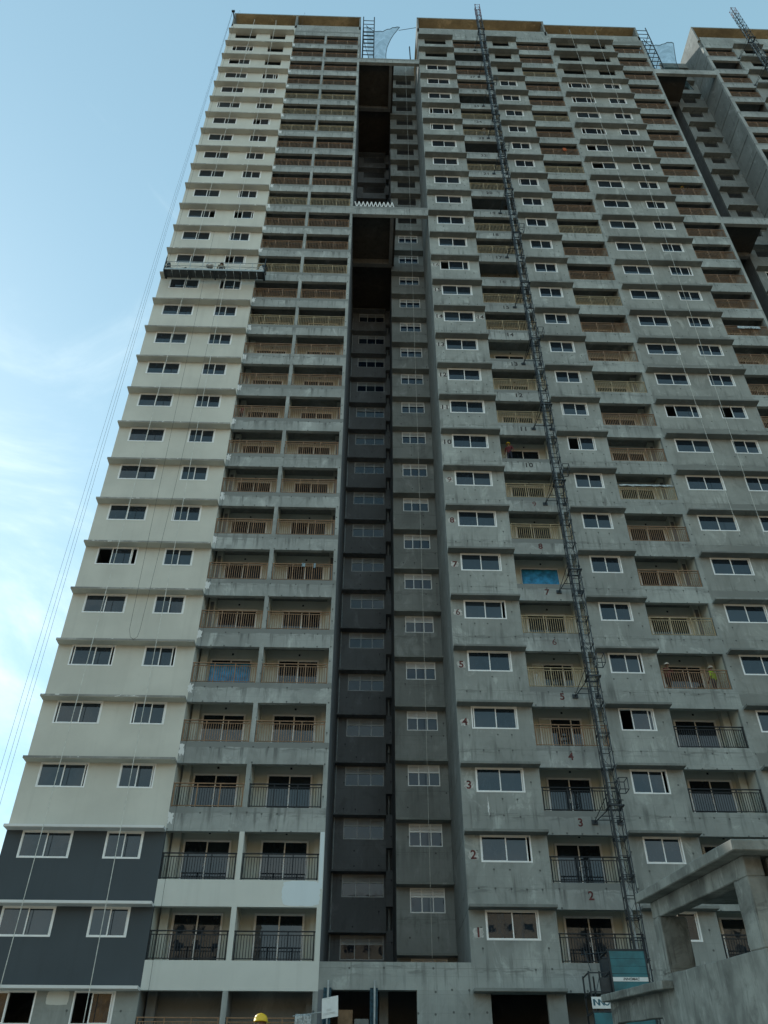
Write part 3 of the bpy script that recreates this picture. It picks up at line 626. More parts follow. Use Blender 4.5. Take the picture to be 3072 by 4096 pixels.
# hoist cage with its panels, on the near mast
HC = thing('hoist_cage', 'teal panelled hoist cage with white name strip at foot of mast', 'hoist cage', (8.98, -3.5, 0))
cw, cdp, cz0, cz1 = 1.32, 1.28, 5.9, 8.62
f = MB()
for x in (0, cw):
    for y in (0, cdp): f.box(x-0.03, x+0.03, y-0.03, y+0.03, cz0, cz1)
for z in (cz0, cz1):
    f.box(0, cw, -0.03, 0.03, z-0.03, z+0.03); f.box(0, cw, cdp-0.03, cdp+0.03, z-0.03, z+0.03); f.box(-0.03, 0.03, 0, cdp, z-0.03, z+0.03); f.box(cw-0.03, cw+0.03, 0, cdp, z-0.03, z+0.03)
f.box(0, cw, 0, cdp, cz0-0.08, cz0-0.03)
ob('cage_frame', f.mesh('cage_frame', STEEL), HC)
zz = [8.59, 8.33, 8.09, 7.85, 7.61, 7.37, 7.0, 6.6, 6.2, 5.93]
for a, b in zip(zz[:-1], zz[1:]):
    mt = SIGNW if abs(a-7.85) < 0.01 else TEAL
    if mt is SIGNW:
        ob('cage_panel', MB().box(0.03, cw-0.03, -0.012, 0.012, 7.75, a-0.008).mesh('cage_panel', TEAL), HC)
        ob('name_strip', MB().box(0.03, cw-0.03, -0.02, 0.0, 7.61, 7.745).mesh('name_strip', SIGNW), HC)
    else: ob('cage_panel', MB().box(0.03, cw-0.03, -0.012, 0.012, b+0.008, a).mesh('cage_panel', TEAL), HC)
ob('lettering', text_mesh('INNOMAC', 0.115, INK, 0.001, 0.003, 0.3, 1.05), HC, (0.68, -0.023, 7.68))
ob('side_panel', MB().box(cw-0.012, cw+0.012, 0.03, cdp-0.03, cz0+0.03, cz1-0.03).mesh('side_panel', TEAL), HC)
ob('back_panel', MB().box(0.03, cw-0.03, cdp-0.012, cdp+0.012, cz0+0.03, cz1-0.03).mesh('back_panel', DECK), HC)
ob('guide_roller', MB().box(cw-0.2, cw+0.02, cdp+0.03, cdp+0.14, 8.0, 8.3).mesh('guide_roller', STEEL), HC)
LG = thing('landing_gate', 'dark steel landing gate frame beside the teal hoist cage', 'gate', (8.2, -3.4, GZ))
f = MB()
for x in (0, 0.38, 0.74):
    f.box(x-0.025, x+0.025, -0.025, 0.025, 0, 5.15); f.box(x-0.025, x+0.025, 0.9, 0.95, 0, 5.15)
for z in (3.9, 4.5, 5.1): f.box(0, 0.74, -0.02, 0.02, z-0.02, z+0.02); f.box(-0.02, 0.02, 0, 0.95, z-0.02, z+0.02); f.box(0.72, 0.76, 0, 0.95, z-0.02, z+0.02)
f.tube((0, 0, 4.0), (0.38, 0, 5.0), 0.012); f.tube((0.1, 0, 5.15), (0.05, 0.4, 5.9), 0.015); f.tube((0.55, 0, 5.15), (0.55, 0.4, 5.9), 0.012); f.tube((-0.1, 0.4, 5.75), (0.9, 0.4, 5.85), 0.02)
ob('gate_frame', f.mesh('gate_frame', STEEL), LG)
ob('mesh_panel', MB().box(0.40, 0.72, 0.0, 0.012, 3.92, 4.95).mesh('mesh_panel', DECK), LG)
ob('side_panel', MB().box(0.0, 0.72, -0.03, -0.024, 0.2, 3.86).mesh('side_panel', TEAL), LG)
bn = ob('banner', MB().box(-0.03, 0.62, -0.05, -0.04, 3.98, 4.34).mesh('banner', SIGNW), LG); bn.rotation_euler = (0, 0, 0)
ob('lettering', text_mesh('INNO', 0.27, INKB, 0.001, 0.006, 0, 0.72), LG, (0.30, -0.053, 4.16))

# ------------------------------------------------------------------ ramp structure in the foreground
RP = thing('ramp_building', 'rough concrete ramp shelter with sloping roof slab and open window', 'building', (7.0, -21.0, GZ))
def rp(name, pts, mat): # pts in world coordinates, box order
    o = Vector((7.0, -21.0, GZ)); me = MB().hexa([tuple(Vector(p)-o) for p in pts]).mesh(name, mat)
    bm = bmesh.new(); bm.from_mesh(me); bmesh.ops.bevel(bm, geom=list(bm.edges), offset=0.018, segments=1, affect='EDGES')
    for _ in range(3):
        long = [e for e in bm.edges if e.calc_length() > 0.22]
        if long: bmesh.ops.subdivide_edges(bm, edges=long, cuts=1, use_grid_fill=True)
    for v in bm.verts: v.co += Vector((noise.noise(v.co*5.1), noise.noise(v.co*5.1+Vector((9, 3, 1))), noise.noise(v.co*5.1+Vector((2, 7, 5)))))*0.014
    bm.to_mesh(me); bm.free(); return ob(name, me, RP)
S = 0.112; YN = -21.0
zs = lambda z, y: z + S*(y-YN)            # everything runs up the ramp slope
def slope_box(name, x0, x1, y0, y1, za, zb, mat, flat_bottom=False):
    lo = [(za if flat_bottom else zs(za, y)) for y in (y0, y1)]; hi = [zs(zb, y) for y in (y0, y1)]
    return rp(name, [(x0, y0, lo[0]), (x1, y0, lo[0]), (x0, y1, lo[1]), (x1, y1, lo[1]), (x0, y0, hi[0]), (x1, y0, hi[0]), (x0, y1, hi[1]), (x1, y1, hi[1])], mat)
ZSI, ZOP, ZWT = 4.98, 6.16, 6.52
slope_box('side_wall', 7.0, 7.3, -20.98, -15.2, GZ, ZSI, CONC_RAMP, True)
slope_box('column', 6.997, 7.45, -20.985, -20.33, ZSI, ZOP, CONC_RAMP)
slope_box('column', 6.997, 7.62, -15.80, -15.28, ZSI, ZOP, CONC_RAMP)
slope_box('lintel_beam', 7.0, 7.34, -20.985, -15.27, ZOP, ZWT, CONC_RAMP)
slope_box('roof_slab', 6.68, 12.5, -21.42, -15.2, ZWT, ZWT+0.2, CONC_RAMP)
rp('front_wall', [(7.45, -20.97, GZ), (12, -20.97, GZ), (7.45, -20.7, GZ), (12, -20.7, GZ), (7.45, -20.97, 4.9), (12, -20.97, 4.9), (7.45, -20.7, 4.9), (12, -20.7, 4.9)], CONC_RAMP)
rp('front_beam', [(7.45, -20.97, 6.0), (12, -20.97, 6.0), (7.45, -20.7, 6.0), (12, -20.7, 6.0), (7.45, -20.97, 6.5), (12, -20.97, 6.5), (7.45, -20.7, 6.53), (12, -20.7, 6.53)], CONC_RAMP)
rp('column', [(7.45, -20.96, 4.85), (7.66, -20.96, 4.85), (7.45, -20.6, 4.85), (7.66, -20.6, 4.85), (7.45, -20.96, 6.1), (7.66, -20.96, 6.1), (7.45, -20.6, 6.1), (7.66, -20.6, 6.1)], CONC_IN)
slope_box('far_wall', 11.6, 11.9, -20.7, -17.6, GZ, ZWT, CONC_IN, True)
# lower part with canopy
YC0, YC1 = -15.86, -10.35
slope_box('lower_wall', 7.02, 7.28, -15.2, -14.6, GZ, 4.9, CONC_RAMP, True)
slope_box('lower_wall', 7.02, 7.28, -10.62, -10.2, GZ, 4.9, CONC_RAMP, True)
slope_box('lower_lintel', 7.02, 7.28, -14.6, -10.62, 4.16, 4.9, CONC_RAMP)
slope_box('canopy_slab', 6.74, 7.6, YC0, YC1, 4.66, 4.84, CONC_RAMP)
slope_box('ramp_deck', 7.3, 11.6, -20.7, -10.2, 2.9, 3.1, CONC_RAMP)

# ------------------------------------------------------------------ suspended platform and ropes
GP = thing('suspended_platform', 'long steel suspended work platform hanging across the cream wall', 'work platform', (-14.45, -1.18, 52.15))
W, Dp = 7.0, 0.64
n = 13
for i in range(n): ob('deck_panel', cached('gdeck', lambda: MB().box(0.012, W/13-0.012, 0, Dp, 0, 0.03).mesh('deck_panel', DECK)), GP, (W/n*i, 0, 0))
for y in (0, Dp):
    f = MB(); hgt = 0.98 if y == 0 else 1.1
    for i in range(9): f.box(W/8*i-0.02, W/8*i+0.02, -0.02, 0.02, 0.03, hgt)
    f.tube((0, 0, hgt), (W, 0, hgt), 0.025, 6); f.tube((0, 0, 0.52), (W, 0, 0.52), 0.02, 6); f.tube((0, 0, 0.05), (W, 0, 0.05), 0.025, 6)
    for i in range(8):
        a, b = (0.06, 0.5) if i % 2 == 0 else (0.5, 0.06); f.tube((W/8*i, 0, a), (W/8*(i+1), 0, b), 0.014, 5)
    ob('guard_rail', f.mesh('guard_rail', GALV), GP, (0, y, 0))
ob('toe_board', MB().box(0, W, -0.012, 0.0, 0.02, 0.2).mesh('toe_board', GALV), GP, (0, -0.02, 0))
for x in (0, W):
    f = MB(); f.box(-0.03, 0.03, -0.05, 0.0, -0.08, 1.5); f.box(-0.03, 0.03, Dp, Dp+0.05, -0.08, 1.5); f.box(-0.03, 0.03, 0, Dp, 1.05, 1.1); f.box(-0.03, 0.03, 0, Dp, -0.08, -0.03); f.box(-0.03, 0.03, 0, Dp, 0.5, 0.55)
    ob('end_frame', f.mesh('end_frame', STEEL), GP, (x, 0, 0)); ob('hoist_motor', MB().box(-0.12, 0.12, 0.16, 0.44, 0.55, 0.95).box(-0.09, 0.09, 0.2, 0.4, 0.95, 1.15).tube((0, 0.3, 0.3), (0, 0.3, 0.55), 0.07, 8).mesh('hoist_motor', STEEL), GP, (x+(-0.16 if x else 0.16), 0, 0))
for i in range(5): ob('bumper_foot', cached('bf', lambda: MB().box(-0.03, 0.03, 0, Dp, -0.05, 0).tube((0, Dp, -0.03), (0, Dp+0.08, -0.03), 0.05, 8).mesh('bumper_foot', STEEL)), GP, (W/4*i if 0 < i < 4 else (0.08 if i == 0 else W-0.08), 0, 0))
def rope(name, pts, r, mat, label, group='ropes down the fronts'):
    return tag(ob(name, MB().path(pts, r, 5).mesh(name, mat)), label, 'rope', group)
rope('rope', [(-12.55, 0.1, 97.11), (-12.55, -0.5, 97.08), (-12.8, -0.64, 60), (-13.0, -0.62, 32), (-13.36, -0.66, 6.0), (-13.4, -0.7, GZ)], 0.016, ROPEW, 'white lifeline rope crossing the wider windows of the cream wall')
rope('rope', [(-10.3, 0.1, 97.11), (-10.3, -0.5, 97.08), (-10.22, -0.64, 56), (-10.08, -0.62, 28), (-9.98, -0.66, GZ)], 0.016, ROPEW, 'white lifeline rope crossing the narrower windows of the cream wall')
rope('cable', [(-11.75, -0.55, 58), (-11.6, -0.53, 31.6), (-11.52, -0.52, 23.4), (-11.40, -0.52, 22.98), (-11.22, -0.52, 22.86), (-11.06, -0.52, 23.0), (-11.0, -0.53, 23.4), (-10.72, -0.55, 33), (-10.4, -0.58, 52.1)], 0.008, ROPED, 'dark power cable hanging in a loop under the work platform', None)
for i, (a, b) in enumerate(((-15.02, -15.74), (-14.98, -15.49), (-14.96, -15.3))):
    rope('rope', [(a, -0.62, 98.6-0.1*i), ((a+b)/2-0.12, -0.62, 60), (b, -0.62, 20), (b-0.02, -0.65, GZ)], 0.007, ROPED, 'thin dark hoist rope hanging clear of the cream wall corner against sky', 'hoist ropes at the corner')
for x, e in ((-14.4, 'outer corner'), (-7.5, 'balcony side')): rope('rope', [(x, -0.86, 53.2), (x, -0.8, 97.4), (x, -0.3, 99.85), (x, 0.05, 99.86)], 0.007, ROPED, 'steel rope holding the %s end of the suspended platform' % e, 'platform suspension ropes')
for a, b, s in ((20.42, 20.55, 'wider'), (23.15, 21.9, 'narrower')): rope('rope', [(a, 0.1, 97.06), (a, -0.5, 97.02), ((a+b)/2, -0.58, 62), (b, -0.57, 30)], 0.011, ROPEW, 'pale rope hanging past the %s windows of the grey wing' % s, None)
rope('rope', [(3.48, 4.62, 99.0), (3.46, 4.62, 60), (3.42, 4.64, 30), (3.30, 4.64, 8.9)], 0.010, ROPEW, 'thin pale rope hanging down the louvred stair windows', None)
rope('cable', [(-8.15, -0.12, 50.2), (-8.05, -0.1, 30), (-7.95, -0.1, 14), (-7.9, -0.12, GZ)], 0.007, ROPED, 'thin dark cable hanging before the outer left balconies', None)
for x, z, lab in ((-15.0, 98.55, 'short outrigger beam at the open top corner of the cream wing'),):
    tag(ob('outrigger', MB().box(-0.05, 0.05, -0.75, 2.0, -0.06, 0.06).box(-0.16, 0.16, -0.78, -0.6, -0.12, 0.1).box(-0.04, 0.04, 0.3, 0.38, -1.4, 0).mesh('outrigger', STEEL), None, (x+0.1, 0, z)), lab, 'outrigger')

# ------------------------------------------------------------------ roof scaffolds and nets
def scaffold(x0, y0, z0, z1, w, d, label):
    t = thing('scaffold_tower', label, 'scaffold', (x0, y0, z0), 'scaffolds on the link roofs')
    for x in (0, w):
        for y in (0, d): ob('standard', MB().tube((x, y, 0), (x, y, z1-z0), 0.06, 6).mesh('standard', STEEL), t)
    f = MB(); h = 0.55; i = 0
    while h < z1-z0-0.2:
        f.tube((0, 0, h), (w, 0, h), 0.04, 5); f.tube((0, d, h), (w, d, h), 0.04, 5)
        if i % 2 == 0: f.tube((0, 0, h), (0, d, h), 0.035, 5); f.tube((w, 0, h), (w, d, h), 0.035, 5)
        h += 0.95; i += 1
    f.tube((0, 0, 0.2), (w, 0, 2.2), 0.03); f.tube((0, d, z1-z0-2.6), (w, d, 1.6), 0.03)
    ob('ledgers', f.mesh('ledgers', STEEL), t); return t
scaffold(-1.25, 1.0, 89.7, 102.6, 1.18, 1.2, 'narrow scaffold tower on the link roof beside the cream wing')
scaffold(28.35, 0.6, 89.2, 100.9, 1.15, 1.3, 'narrow scaffold tower on the second link roof beside the grey wing')
def net(label, tl, tr, bl, brr, sag, seed):
    rr = random.Random(seed); nu, nv = 14, 12; f = MB(); P = []
    tl, tr, bl, brr = map(Vector, (tl, tr, bl, brr))
    for j in range(nv+1):
        v = j/nv
        for i in range(nu+1):
            u = i/nu; p = (tl*(1-u)+tr*u)*(1-v)+(bl*(1-u)+brr*u)*v
            p.x -= sag*u*math.sin(math.pi*v)*0.9; p.z -= 0.22*sag*math.sin(math.pi*u)*(1-v); p.y += 0.35*math.sin(u*5+v*3)+rr.uniform(-0.06, 0.06)
            P.append(tuple(p))
    f.v = P
    for j in range(nv):
        for i in range(nu): a = j*(nu+1)+i; f.f.append((a, a+1, a+nu+2, a+nu+1)); f.mi.append(0)
    t = thing('safety_net', label, 'safety net', tuple(bl), 'safety nets on the link roofs')
    me = f.mesh('net', NET, smooth=True); me.transform(Matrix.Translation(-bl)); ob('netting', me, t)
    e = MB(); e.path([P[i] for i in range(nu+1)], 0.035); e.path([P[j*(nu+1)+nu] for j in range(nv+1)], 0.035)
    me = e.mesh('border_rope', STEEL); me.transform(Matrix.Translation(-bl)); ob('border_rope', me, t); return t
net('green safety net stretched between scaffold and grey wing above the link roof', (-0.95, 1.4, 101.3), (2.7, 1.6, 100.9), (-0.5, 1.6, 89.9), (2.0, 1.6, 89.9), 1.25, 3)
net('sagging green safety net above the second link roof by the far tower', (29.2, 1.2, 99.6), (32.2, 1.4, 98.4), (29.3, 1.6, 89.5), (32.6, 1.6, 89.5), 0.6, 5)
rope('rope', [(2.6, 1.6, 100.9), (4.5, 1.5, 101.5)], 0.03, STEEL, 'tie rope from the green net to the grey wing roof', None)
tag(ob('steel_post', MB().tube((0, 0, 0), (-0.05, 0, 3.3), 0.06, 6).box(-0.12, 0.12, -0.12, 0.12, -0.02, 0.03).mesh('steel_post', STEEL), None, (3.62, 0.15, 89.9)), 'lone dark steel post standing on the link roof', 'post')

# ------------------------------------------------------------------ people
def person(label, loc, rz, shirt, pants, hat, pose='stand', group='workers on the towers'):
    t = thing('person', label, 'person', loc, group, rz)
    J = {}; E_ = []
    def j(n, p, r, lab): J[n] = (Vector(p), r, lab)
    lean = {'stand': 0.0, 'lean': 0.12, 'work': 0.16}[pose]
    j('pelvis', (0, 0, 0.93), 0.135, 'p'); j('spine', (0, lean*0.3, 1.1), 0.125, 's'); j('chest', (0, lean*0.8, 1.29), 0.145, 's'); j('neck', (0, lean+0.01, 1.45), 0.058, 'k')
    j('jaw', (0, lean+0.035, 1.53), 0.066, 'k'); j('head', (0, lean+0.03, 1.60), 0.092, 'k'); j('crown', (0, lean+0.01, 1.69), 0.07, 'k'); j('nose', (0, lean+0.135, 1.585), 0.016, 'k')
    E_ += [('pelvis', 'spine'), ('spine', 'chest'), ('chest', 'neck'), ('neck', 'jaw'), ('jaw', 'head'), ('head', 'crown'), ('head', 'nose')]
    for s, q in ((-1, 'l'), (1, 'r')):
        st = 0.05*s if pose != 'stand' else 0.02*s
        j('hip'+q, (0.09*s, 0, 0.86), 0.088, 'p'); j('knee'+q, (0.105*s, 0.03+st, 0.48), 0.062, 'p'); j('ankle'+q, (0.11*s, st-0.01, 0.09), 0.046, 'p'); j('heel'+q, (0.11*s, st-0.03, 0.045), 0.042, 'b'); j('toe'+q, (0.125*s, st+0.16, 0.035), 0.036, 'b')
        j('sh'+q, (0.185*s, lean, 1.385), 0.066, 's')
        if pose == 'stand': el, wr = (0.255*s, lean-0.03, 1.12), (0.26*s, lean+0.10, 0.90)
        elif pose == 'lean': el, wr = (0.27*s, lean+0.12, 1.16), (0.22*s, lean+0.34, 1.12)
        else: el, wr = (0.27*s, lean+0.16, 1.2), (0.20*s, lean+0.40, 1.32 if s > 0 else 1.1)
        j('el'+q, el, 0.046, 's'); j('wr'+q, wr, 0.03, 'k')
        d = (Vector(wr)-Vector(el)).normalized(); pm = Vector(wr)+d*0.06; j('palm'+q, pm, 0.034, 'k')
        side = d.cross(Vector((0, 0, 1)) if abs(d.z) < 0.8 else Vector((0, 1, 0))).normalized()
        E_ += [('pelvis', 'hip'+q), ('hip'+q, 'knee'+q), ('knee'+q, 'ankle'+q), ('ankle'+q, 'heel'+q), ('heel'+q, 'toe'+q), ('chest', 'sh'+q), ('sh'+q, 'el'+q), ('el'+q, 'wr'+q), ('wr'+q, 'palm'+q)]
        for i, L in enumerate((0.075, 0.09, 0.082, 0.062)):
            a = pm+side*(i-1.5)*0.02+d*0.03; b = a+d*L*0.5; c = b+d*L*0.35+Vector((0, 0, -L*0.35))
            for nm, pp in (('f%da' % i, a), ('f%db' % i, b), ('f%dc' % i, c)): j(nm+q, pp, 0.009, 'k')
            E_ += [('palm'+q, 'f%da' % i+q), ('f%da' % i+q, 'f%db' % i+q), ('f%db' % i+q, 'f%dc' % i+q)]
        a = pm-side*0.04-d*0.01; b = a-side*0.015+d*0.04
        j('ta'+q, a, 0.011, 'k'); j('tb'+q, b, 0.009, 'k'); E_ += [('palm'+q, 'ta'+q), ('ta'+q, 'tb'+q)]
    names = list(J); idx = {n: i for i, n in enumerate(names)}
    me = bpy.data.meshes.new('body_cage'); me.from_pydata([tuple(J[n][0]) for n in names], [(idx[a], idx[b]) for a, b in E_], [])
    o = bpy.data.objects.new('body_cage', me); COL.objects.link(o)
    sk = o.modifiers.new('skin', 'SKIN'); sk.use_smooth_shade = True
    sv = me.skin_vertices[0].data
    for i, n in enumerate(names): sv[i].radius = (J[n][1], J[n][1]); sv[i].use_root = (n == 'pelvis')
    o.modifiers.new('sub', 'SUBSURF').levels = 1
    bpy.context.view_layer.update()
    bm_ = bpy.data.meshes.new_from_object(o.evaluated_get(bpy.context.evaluated_depsgraph_get())); bpy.data.objects.remove(o); bpy.data.meshes.remove(me)
    bm_.materials.clear()
    for m in (MATS[shirt], MATS[pants], SKIN, BOOT): bm_.materials.append(m)
    li = {'s': 0, 'p': 1, 'k': 2, 'b': 3}
    segs = [(J[a][0], J[b][0], J[a][1], J[b][2] if J[b][2] != 's' or J[a][2] != 'p' else 's') for a, b in E_]
    for pl in bm_.polygons:
        c = pl.center; best = None
        for a, b, r, lab in segs:
            d = b-a; u = max(0, min(1, (c-a).dot(d)/max(d.length_squared, 1e-9))); q = (a+d*u-c).length-0.6*r
            if best is None or q < best[0]: best = (q, lab)
        pl.material_index = li[best[1]]; pl.use_smooth = True
    ob('body', bm_, t)
    h = MB(); n = 14; c = Vector((0, lean+0.02, 1.615))
    rows = [(0.0, 1.0), (0.35, 0.96), (0.65, 0.82), (0.88, 0.5), (1.0, 0.06)]
    for zz_, rr_ in rows:
        for i in range(n): a = 2*math.pi*i/n; h.v.append((c.x+0.118*rr_*math.cos(a), c.y+0.142*rr_*math.sin(a), c.z+0.145*zz_))
    for r_ in range(len(rows)-1):
        for i in range(n): h.f.append((r_*n+i, r_*n+(i+1) % n, (r_+1)*n+(i+1) % n, (r_+1)*n+i)); h.mi.append(0)
    h.f.append(tuple((len(rows)-1)*n+i for i in range(n))); h.mi.append(0)
    k0 = len(h.v)
    for i in range(n):
        a = 2*math.pi*i/n; e = 1.06+0.38*max(0, math.sin(a))**2
        h.v.append((c.x+0.118*e*math.cos(a), c.y+0.142*e*math.sin(a), c.z-0.02*max(0, math.sin(a)))); h.v.append((c.x+0.118*math.cos(a)*0.9, c.y+0.142*math.sin(a)*0.9, c.z-0.012))
    for i in range(n): q = (i+1) % n; h.f.append((i, k0+2*i, k0+2*q, q)); h.mi.append(0); h.f.append((k0+2*i, k0+2*i+1, k0+2*q+1, k0+2*q)); h.mi.append(0)
    ob('helmet' if 'helmet' in hat else 'cap', h.mesh('helmet', MATS[hat], smooth=True), t)
    return t
fl = 0.12
person('person in maroon shirt and yellow helmet standing on the open balcony above number 10', (8.62, 0.42, FZ(10)+fl), rad(150), 'cloth_maroon', 'cloth_navy', 'helmet_yellow')
pv = person('person in lime safety vest and white helmet on a railed grey wing balcony', (17.5, 0.72, FZ(5)+fl), rad(35), 'cloth_hivis', 'cloth_denim', 'helmet_white')
person('person in dark red clothing and white helmet beside the lime vest worker', (15.15, 0.62, FZ(5)+fl), rad(200), 'cloth_maroon', 'cloth_navy', 'helmet_white', 'lean')
person('person in white helmet behind the railing above number 23', (10.02, 0.42, FZ(23)+fl), rad(170), 'cloth_grey', 'cloth_navy', 'helmet_white', 'lean')
person('person in yellow helmet behind the end balcony railing near the second core', (25.95, 0.42, FZ(20)+fl), rad(190), 'cloth_grey', 'cloth_navy', 'helmet_yellow', 'lean')
person('dark clothed person at the side of a cream wing balcony', (-7.93, 0.66, FZ(11)+fl), rad(120), 'cloth_maroon', 'cloth_navy', 'cap_black')
person('person in khaki shirt and black cap working on the suspended platform', (-10.62, -0.78, 52.18), rad(15), 'cloth_khaki', 'cloth_grey', 'cap_black', 'work')
person('person in yellow helmet standing on the deck before the ground openings', (-1.95, -17.0, GZ), rad(-75), 'cloth_navy', 'cloth_navy', 'helmet_yellow', group=None)

# ------------------------------------------------------------------ loose things
def drape(w, h, seed, folds=7, amp=0.05, ragged=0.12, nx=24, nz=10):
    rr = random.Random(seed); f = MB()
    for j_ in range(nz+1):
        for i in range(nx+1):
            u, v = i/nx, j_/nz; f.v.append((u*w, -amp*abs(math.sin(u*folds*math.pi+v*0.8))*(0.4+v*0.6)+rr.uniform(-0.006, 0.006), -v*h*(1-ragged*(0.5+0.5*math.sin(u*9+seed)) if j_ == nz else 1)))
    for j_ in range(nz):
        for i in range(nx): a = j_*(nx+1)+i; f.f.append((a, a+1, a+nx+2, a+nx+1)); f.mi.append(0)
    f.smooth = True; return f
def sheet(name, label, cat, loc, w, h, mat, seed, **kw):
    o = tag(ob(name, drape(w, h, seed, **kw).mesh(name, mat, smooth=True), None, loc), label, cat); m = o.modifiers.new('thick', 'SOLIDIFY'); m.thickness = 0.006; return o
sheet('tarpaulin', 'blue tarpaulin over the glass door of a cream wing balcony', 'tarpaulin', (-7.72, 1.44, FZ(5)+2.0), 2.05, 1.6, TARP, 3, folds=4, amp=0.13, ragged=0.25)
sheet('tarpaulin', 'blue tarpaulin over the glass door on the unrailed balcony above number 7', 'tarpaulin', (8.68, 1.44, FZ(7)+2.1), 2.0, 1.9, TARP, 5, ragged=0.02, folds=3.3, amp=0.12)
sheet('plastic_sheet', 'crumpled pale plastic draped along a brown balcony railing top', 'plastic sheet', (14.7, 0.02, FZ(9)+1.32), 3.2, 0.16, PLASTIC, 8, folds=19, amp=0.07, ragged=0.5)
sheet('plastic_sheet', 'torn pale plastic strip hanging on an end balcony railing', 'plastic sheet', (25.6, 0.02, FZ(14)+1.2), 1.6, 0.3, PLASTIC, 9, folds=13, amp=0.06, ragged=0.9)
sheet('cloth', 'small pale blue cloth hung on a cream wing balcony railing', 'cloth', (-3.35, 0.02, FZ(7)+1.27), 0.18, 0.26, MATS['cloth_pale'], 4, folds=3, ragged=0.4)
sheet('cloth', 'small white rag hung on a cream wing balcony railing', 'cloth', (-2.72, 0.02, FZ(7)+1.27), 0.1, 0.34, MATS['cloth_pale'], 6, folds=2, ragged=0.5)
sheet('vest', 'orange safety vest hung over a high brown balcony railing', 'vest', (16.6, 0.02, FZ(22)+1.36), 0.32, 0.55, MATS['cloth_orange'], 7, folds=3, ragged=0.2)
tag(ob('trestle', MB().tube((0, 0, 0), (0.25, 0, 1.0), 0.02).tube((0.5, 0, 0), (0.25, 0, 1.0), 0.02).tube((0, 0.4, 0), (0.25, 0.4, 1.0), 0.02).tube((0.5, 0.4, 0), (0.25, 0.4, 1.0), 0.02).tube((0.25, 0, 1.0), (0.25, 0.4, 1.0), 0.025).mesh('trestle', WHITE), None, (8.35, 0.5, FZ(5)+fl)), 'white trestle on the balcony above number 5', 'trestle')
def sack(name, label, loc, s, mat, seed, cat='sack'):
    rr = random.Random(seed); bm = bmesh.new(); bmesh.ops.create_icosphere(bm, subdivisions=2, radius=1)
    for v in bm.verts:
        k = 1+0.18*rr.uniform(-1, 1); v.co = Vector((v.co.x*s[0]*k, v.co.y*s[1]*k, max(-0.55, v.co.z)*s[2]*k+0.55*s[2]))
    me = bpy.data.meshes.new(name); bm.to_mesh(me); bm.free(); me.materials.append(mat); me.polygons.foreach_set('use_smooth', [True]*len(me.polygons)); return tag(ob(name, me, None, loc), label, cat)
sack('sack', 'white sack slung over the middle of the suspended platform rail', (-11.42, -0.92, 52.95), (0.30, 0.22, 0.26), MATS['cloth_white'], 1)
sack('sack', 'pale sack at the balcony end of the suspended platform', (-7.72, -0.85, 52.4), (0.22, 0.2, 0.55), MATS['cloth_white'], 2)
sack('sack', 'brown rubble sack on the unrailed balcony above number 7', (8.42, 0.5, FZ(7)+fl), (0.35, 0.25, 0.25), CARD, 3)
f = MB(); pts = [(0.3*math.cos(a*0.5)*(1-0.015*a), 0.12*math.sin(a*0.5)*(1-0.01*a)+0.1, 0.05+0.014*a+0.2*abs(math.sin(a*0.25))) for a in range(36)]; f.path(pts, 0.03, 6)
tag(ob('hose_coil', f.mesh('hose_coil', ROPED), None, (-13.05, -0.9, 52.2)), 'coiled black hose lying on the suspended platform', 'hose')
# board, prop wraps and boxes at the ground opening
SB = thing('notice_board', 'white notice board on a leaning pole before the ground opening', 'sign', (-1.3, -0.8, GZ))
f = MB(); f.hexa([(0.02, 0.0, 4.0), (0.62, 0.03, 4.1), (0.02, 0.02, 4.0), (0.62, 0.05, 4.1), (0.0, 0.0, 4.66), (0.6, 0.03, 4.78), (0.0, 0.02, 4.66), (0.6, 0.05, 4.78)]); ob('board', f.mesh('board', SIGNW), SB)
ob('pole', MB().tube((0.3, 0.06, 0), (0.3, 0.06, 4.75), 0.035, 8).mesh('pole', BLUEW), SB); ob('cross_pole', MB().tube((-1.05, 0.05, 4.09), (0.4, 0.06, 4.28), 0.022, 6).mesh('cross_pole', GALV), SB)
f = MB()
for zr, xr, L in ((4.64, 0.08, 0.22), (4.30, 0.19, 0.16), (4.26, 0.17, 0.2), (4.12, 0.06, 0.46), (4.16, 0.08, 0.4), (4.2, 0.3, 0.2)):
    f.hexa([(xr, -0.004, zr), (xr+L, -0.004+0.05*L, zr+0.17*L), (xr, -0.002, zr), (xr+L, 0.05*L, zr+0.17*L), (xr, -0.004, zr+0.014), (xr+L, -0.004+0.05*L, zr+0.014+0.17*L), (xr, -0.002, zr+0.014), (xr+L, 0.05*L, zr+0.014+0.17*L)])
ob('print', f.mesh('print', ALU), SB)
sheet('plastic_sheet', 'crumpled clear plastic hanging on the pole beside the notice board', 'plastic sheet', (-2.26, -0.84, 6.95), 0.6, 0.9, PLASTIC, 11, folds=9, amp=0.09)
for i, (x, lab) in enumerate(((-1.12, 'blue wrapped steel prop behind the notice board'), (0.66, 'blue wrapped steel prop in the middle of the ground opening'))):
    t = thing('steel_prop', lab, 'prop', (x, -0.12, GZ)); ob('tube', MB().tube((0, 0, 0), (0.02, 0, 5.4), 0.04, 8).box(-0.08, 0.08, -0.08, 0.08, 0, 0.02).mesh('tube', GALV), t)
    ob('wrap', drape(0.3, 2.2, 20+i, folds=3, amp=0.08, ragged=0.2).mesh('wrap', BLUEW, smooth=True), t, (-0.16, 0.03, 5.15))
tag(ob('carton', MB().box(0, 0.56, 0, 0.4, 0, 1.55).mesh('carton', CARD), None, (-0.71, 0.5, 5.75)), 'brown cardboard panel stacked in the ground opening', 'carton')
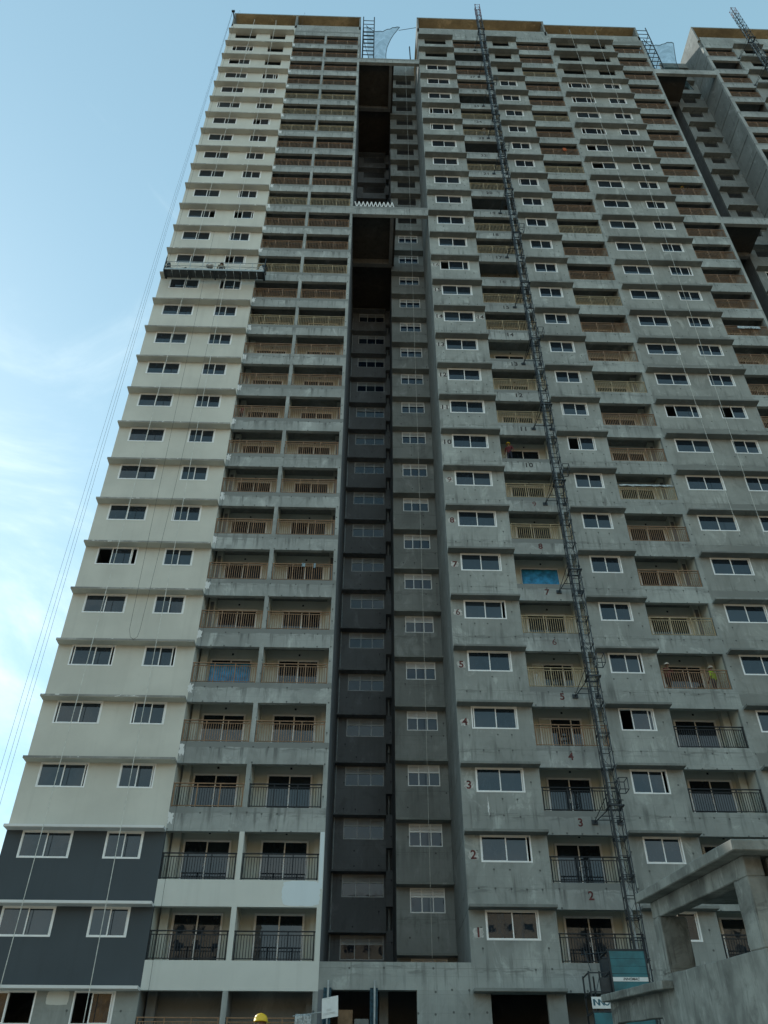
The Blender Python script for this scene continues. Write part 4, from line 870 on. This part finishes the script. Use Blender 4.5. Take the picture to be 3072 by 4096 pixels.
tag(ob('carton', MB().box(0, 0.55, 0, 0.4, 0, 1.25).box(0.02, 0.53, 0.02, 0.38, 1.25, 1.27).mesh('carton', CONC_IN), None, (-0.08, 0.6, 5.75)), 'grey carton in the ground opening behind the props', 'carton')

# ------------------------------------------------------------------ the far side of the street, seen mirrored in the low windows
rr = random.Random(4); f = MB(); nx, ny = 60, 8
for j_ in range(ny+1):
    for i in range(nx+1):
        v = j_/ny; f.v.append((-220+440*i/nx, -112-38*v+rr.uniform(-1.2, 1.2), (36*v**0.8 if j_ else -0.5)+rr.uniform(-0.8, 0.8)*(j_ > 0)))
for j_ in range(ny):
    for i in range(nx): a = j_*(nx+1)+i; f.f.append((a, a+1, a+nx+2, a+nx+1)); f.mi.append(0)
struct('earth_bank', f.mesh('earth_bank', EARTH, smooth=True))
mb = MB(); mb.box(-220, 220, -260, -148, 20, 35.2); struct('upper_terrain', mb.mesh('upper_terrain', SOIL))
BLD = plain('far_building_wall', (0.55, 0.47, 0.36), 0.9, 0, 0.2, 0.3)
for i, (x, w, h, lab) in enumerate(((-48, 26, 17, 'low tan apartment block on top of the earth bank'), (-8, 20, 22, 'tall tan apartment block on top of the earth bank'), (26, 30, 15, 'wide tan apartment block on top of the earth bank'), (72, 24, 20, 'distant tan apartment block at the end of the earth bank'))):
    t = thing('apartment_block', lab, 'building', (x, -170, 35.2)); ns = int(h//3.2); cols = int(w//4)
    wins = [(1.2+4*c, 3.2+4*c, 1+3.2*s, 2.6+3.2*s) for s in range(ns) for c in range(cols)]
    ob('wall', MB().box(0, w, 0.4, 12, 0, h).mesh('wall', BLD), t)
    ob('front_wall', MB().wall(0, w, 0, h, 12.003, 12.4, wins).mesh('front_wall', BLD), t)
    wm = MB().box(0, 2.0, 12.1, 12.15, 0, 1.6).mesh('window', GLASS)
    for a, b, c, d in wins: ob('window', wm, t, (a, 0, c))
    ob('roof', MB().box(-0.4, w+0.4, 0, 12.8, h, h+0.5).mesh('roof', CONC_IN), t)
for o in list(bpy.data.objects):
    if o.type == 'MESH' and o.parent is None and 'label' not in o and 'kind' not in o: print('UNTAGGED', o.name)
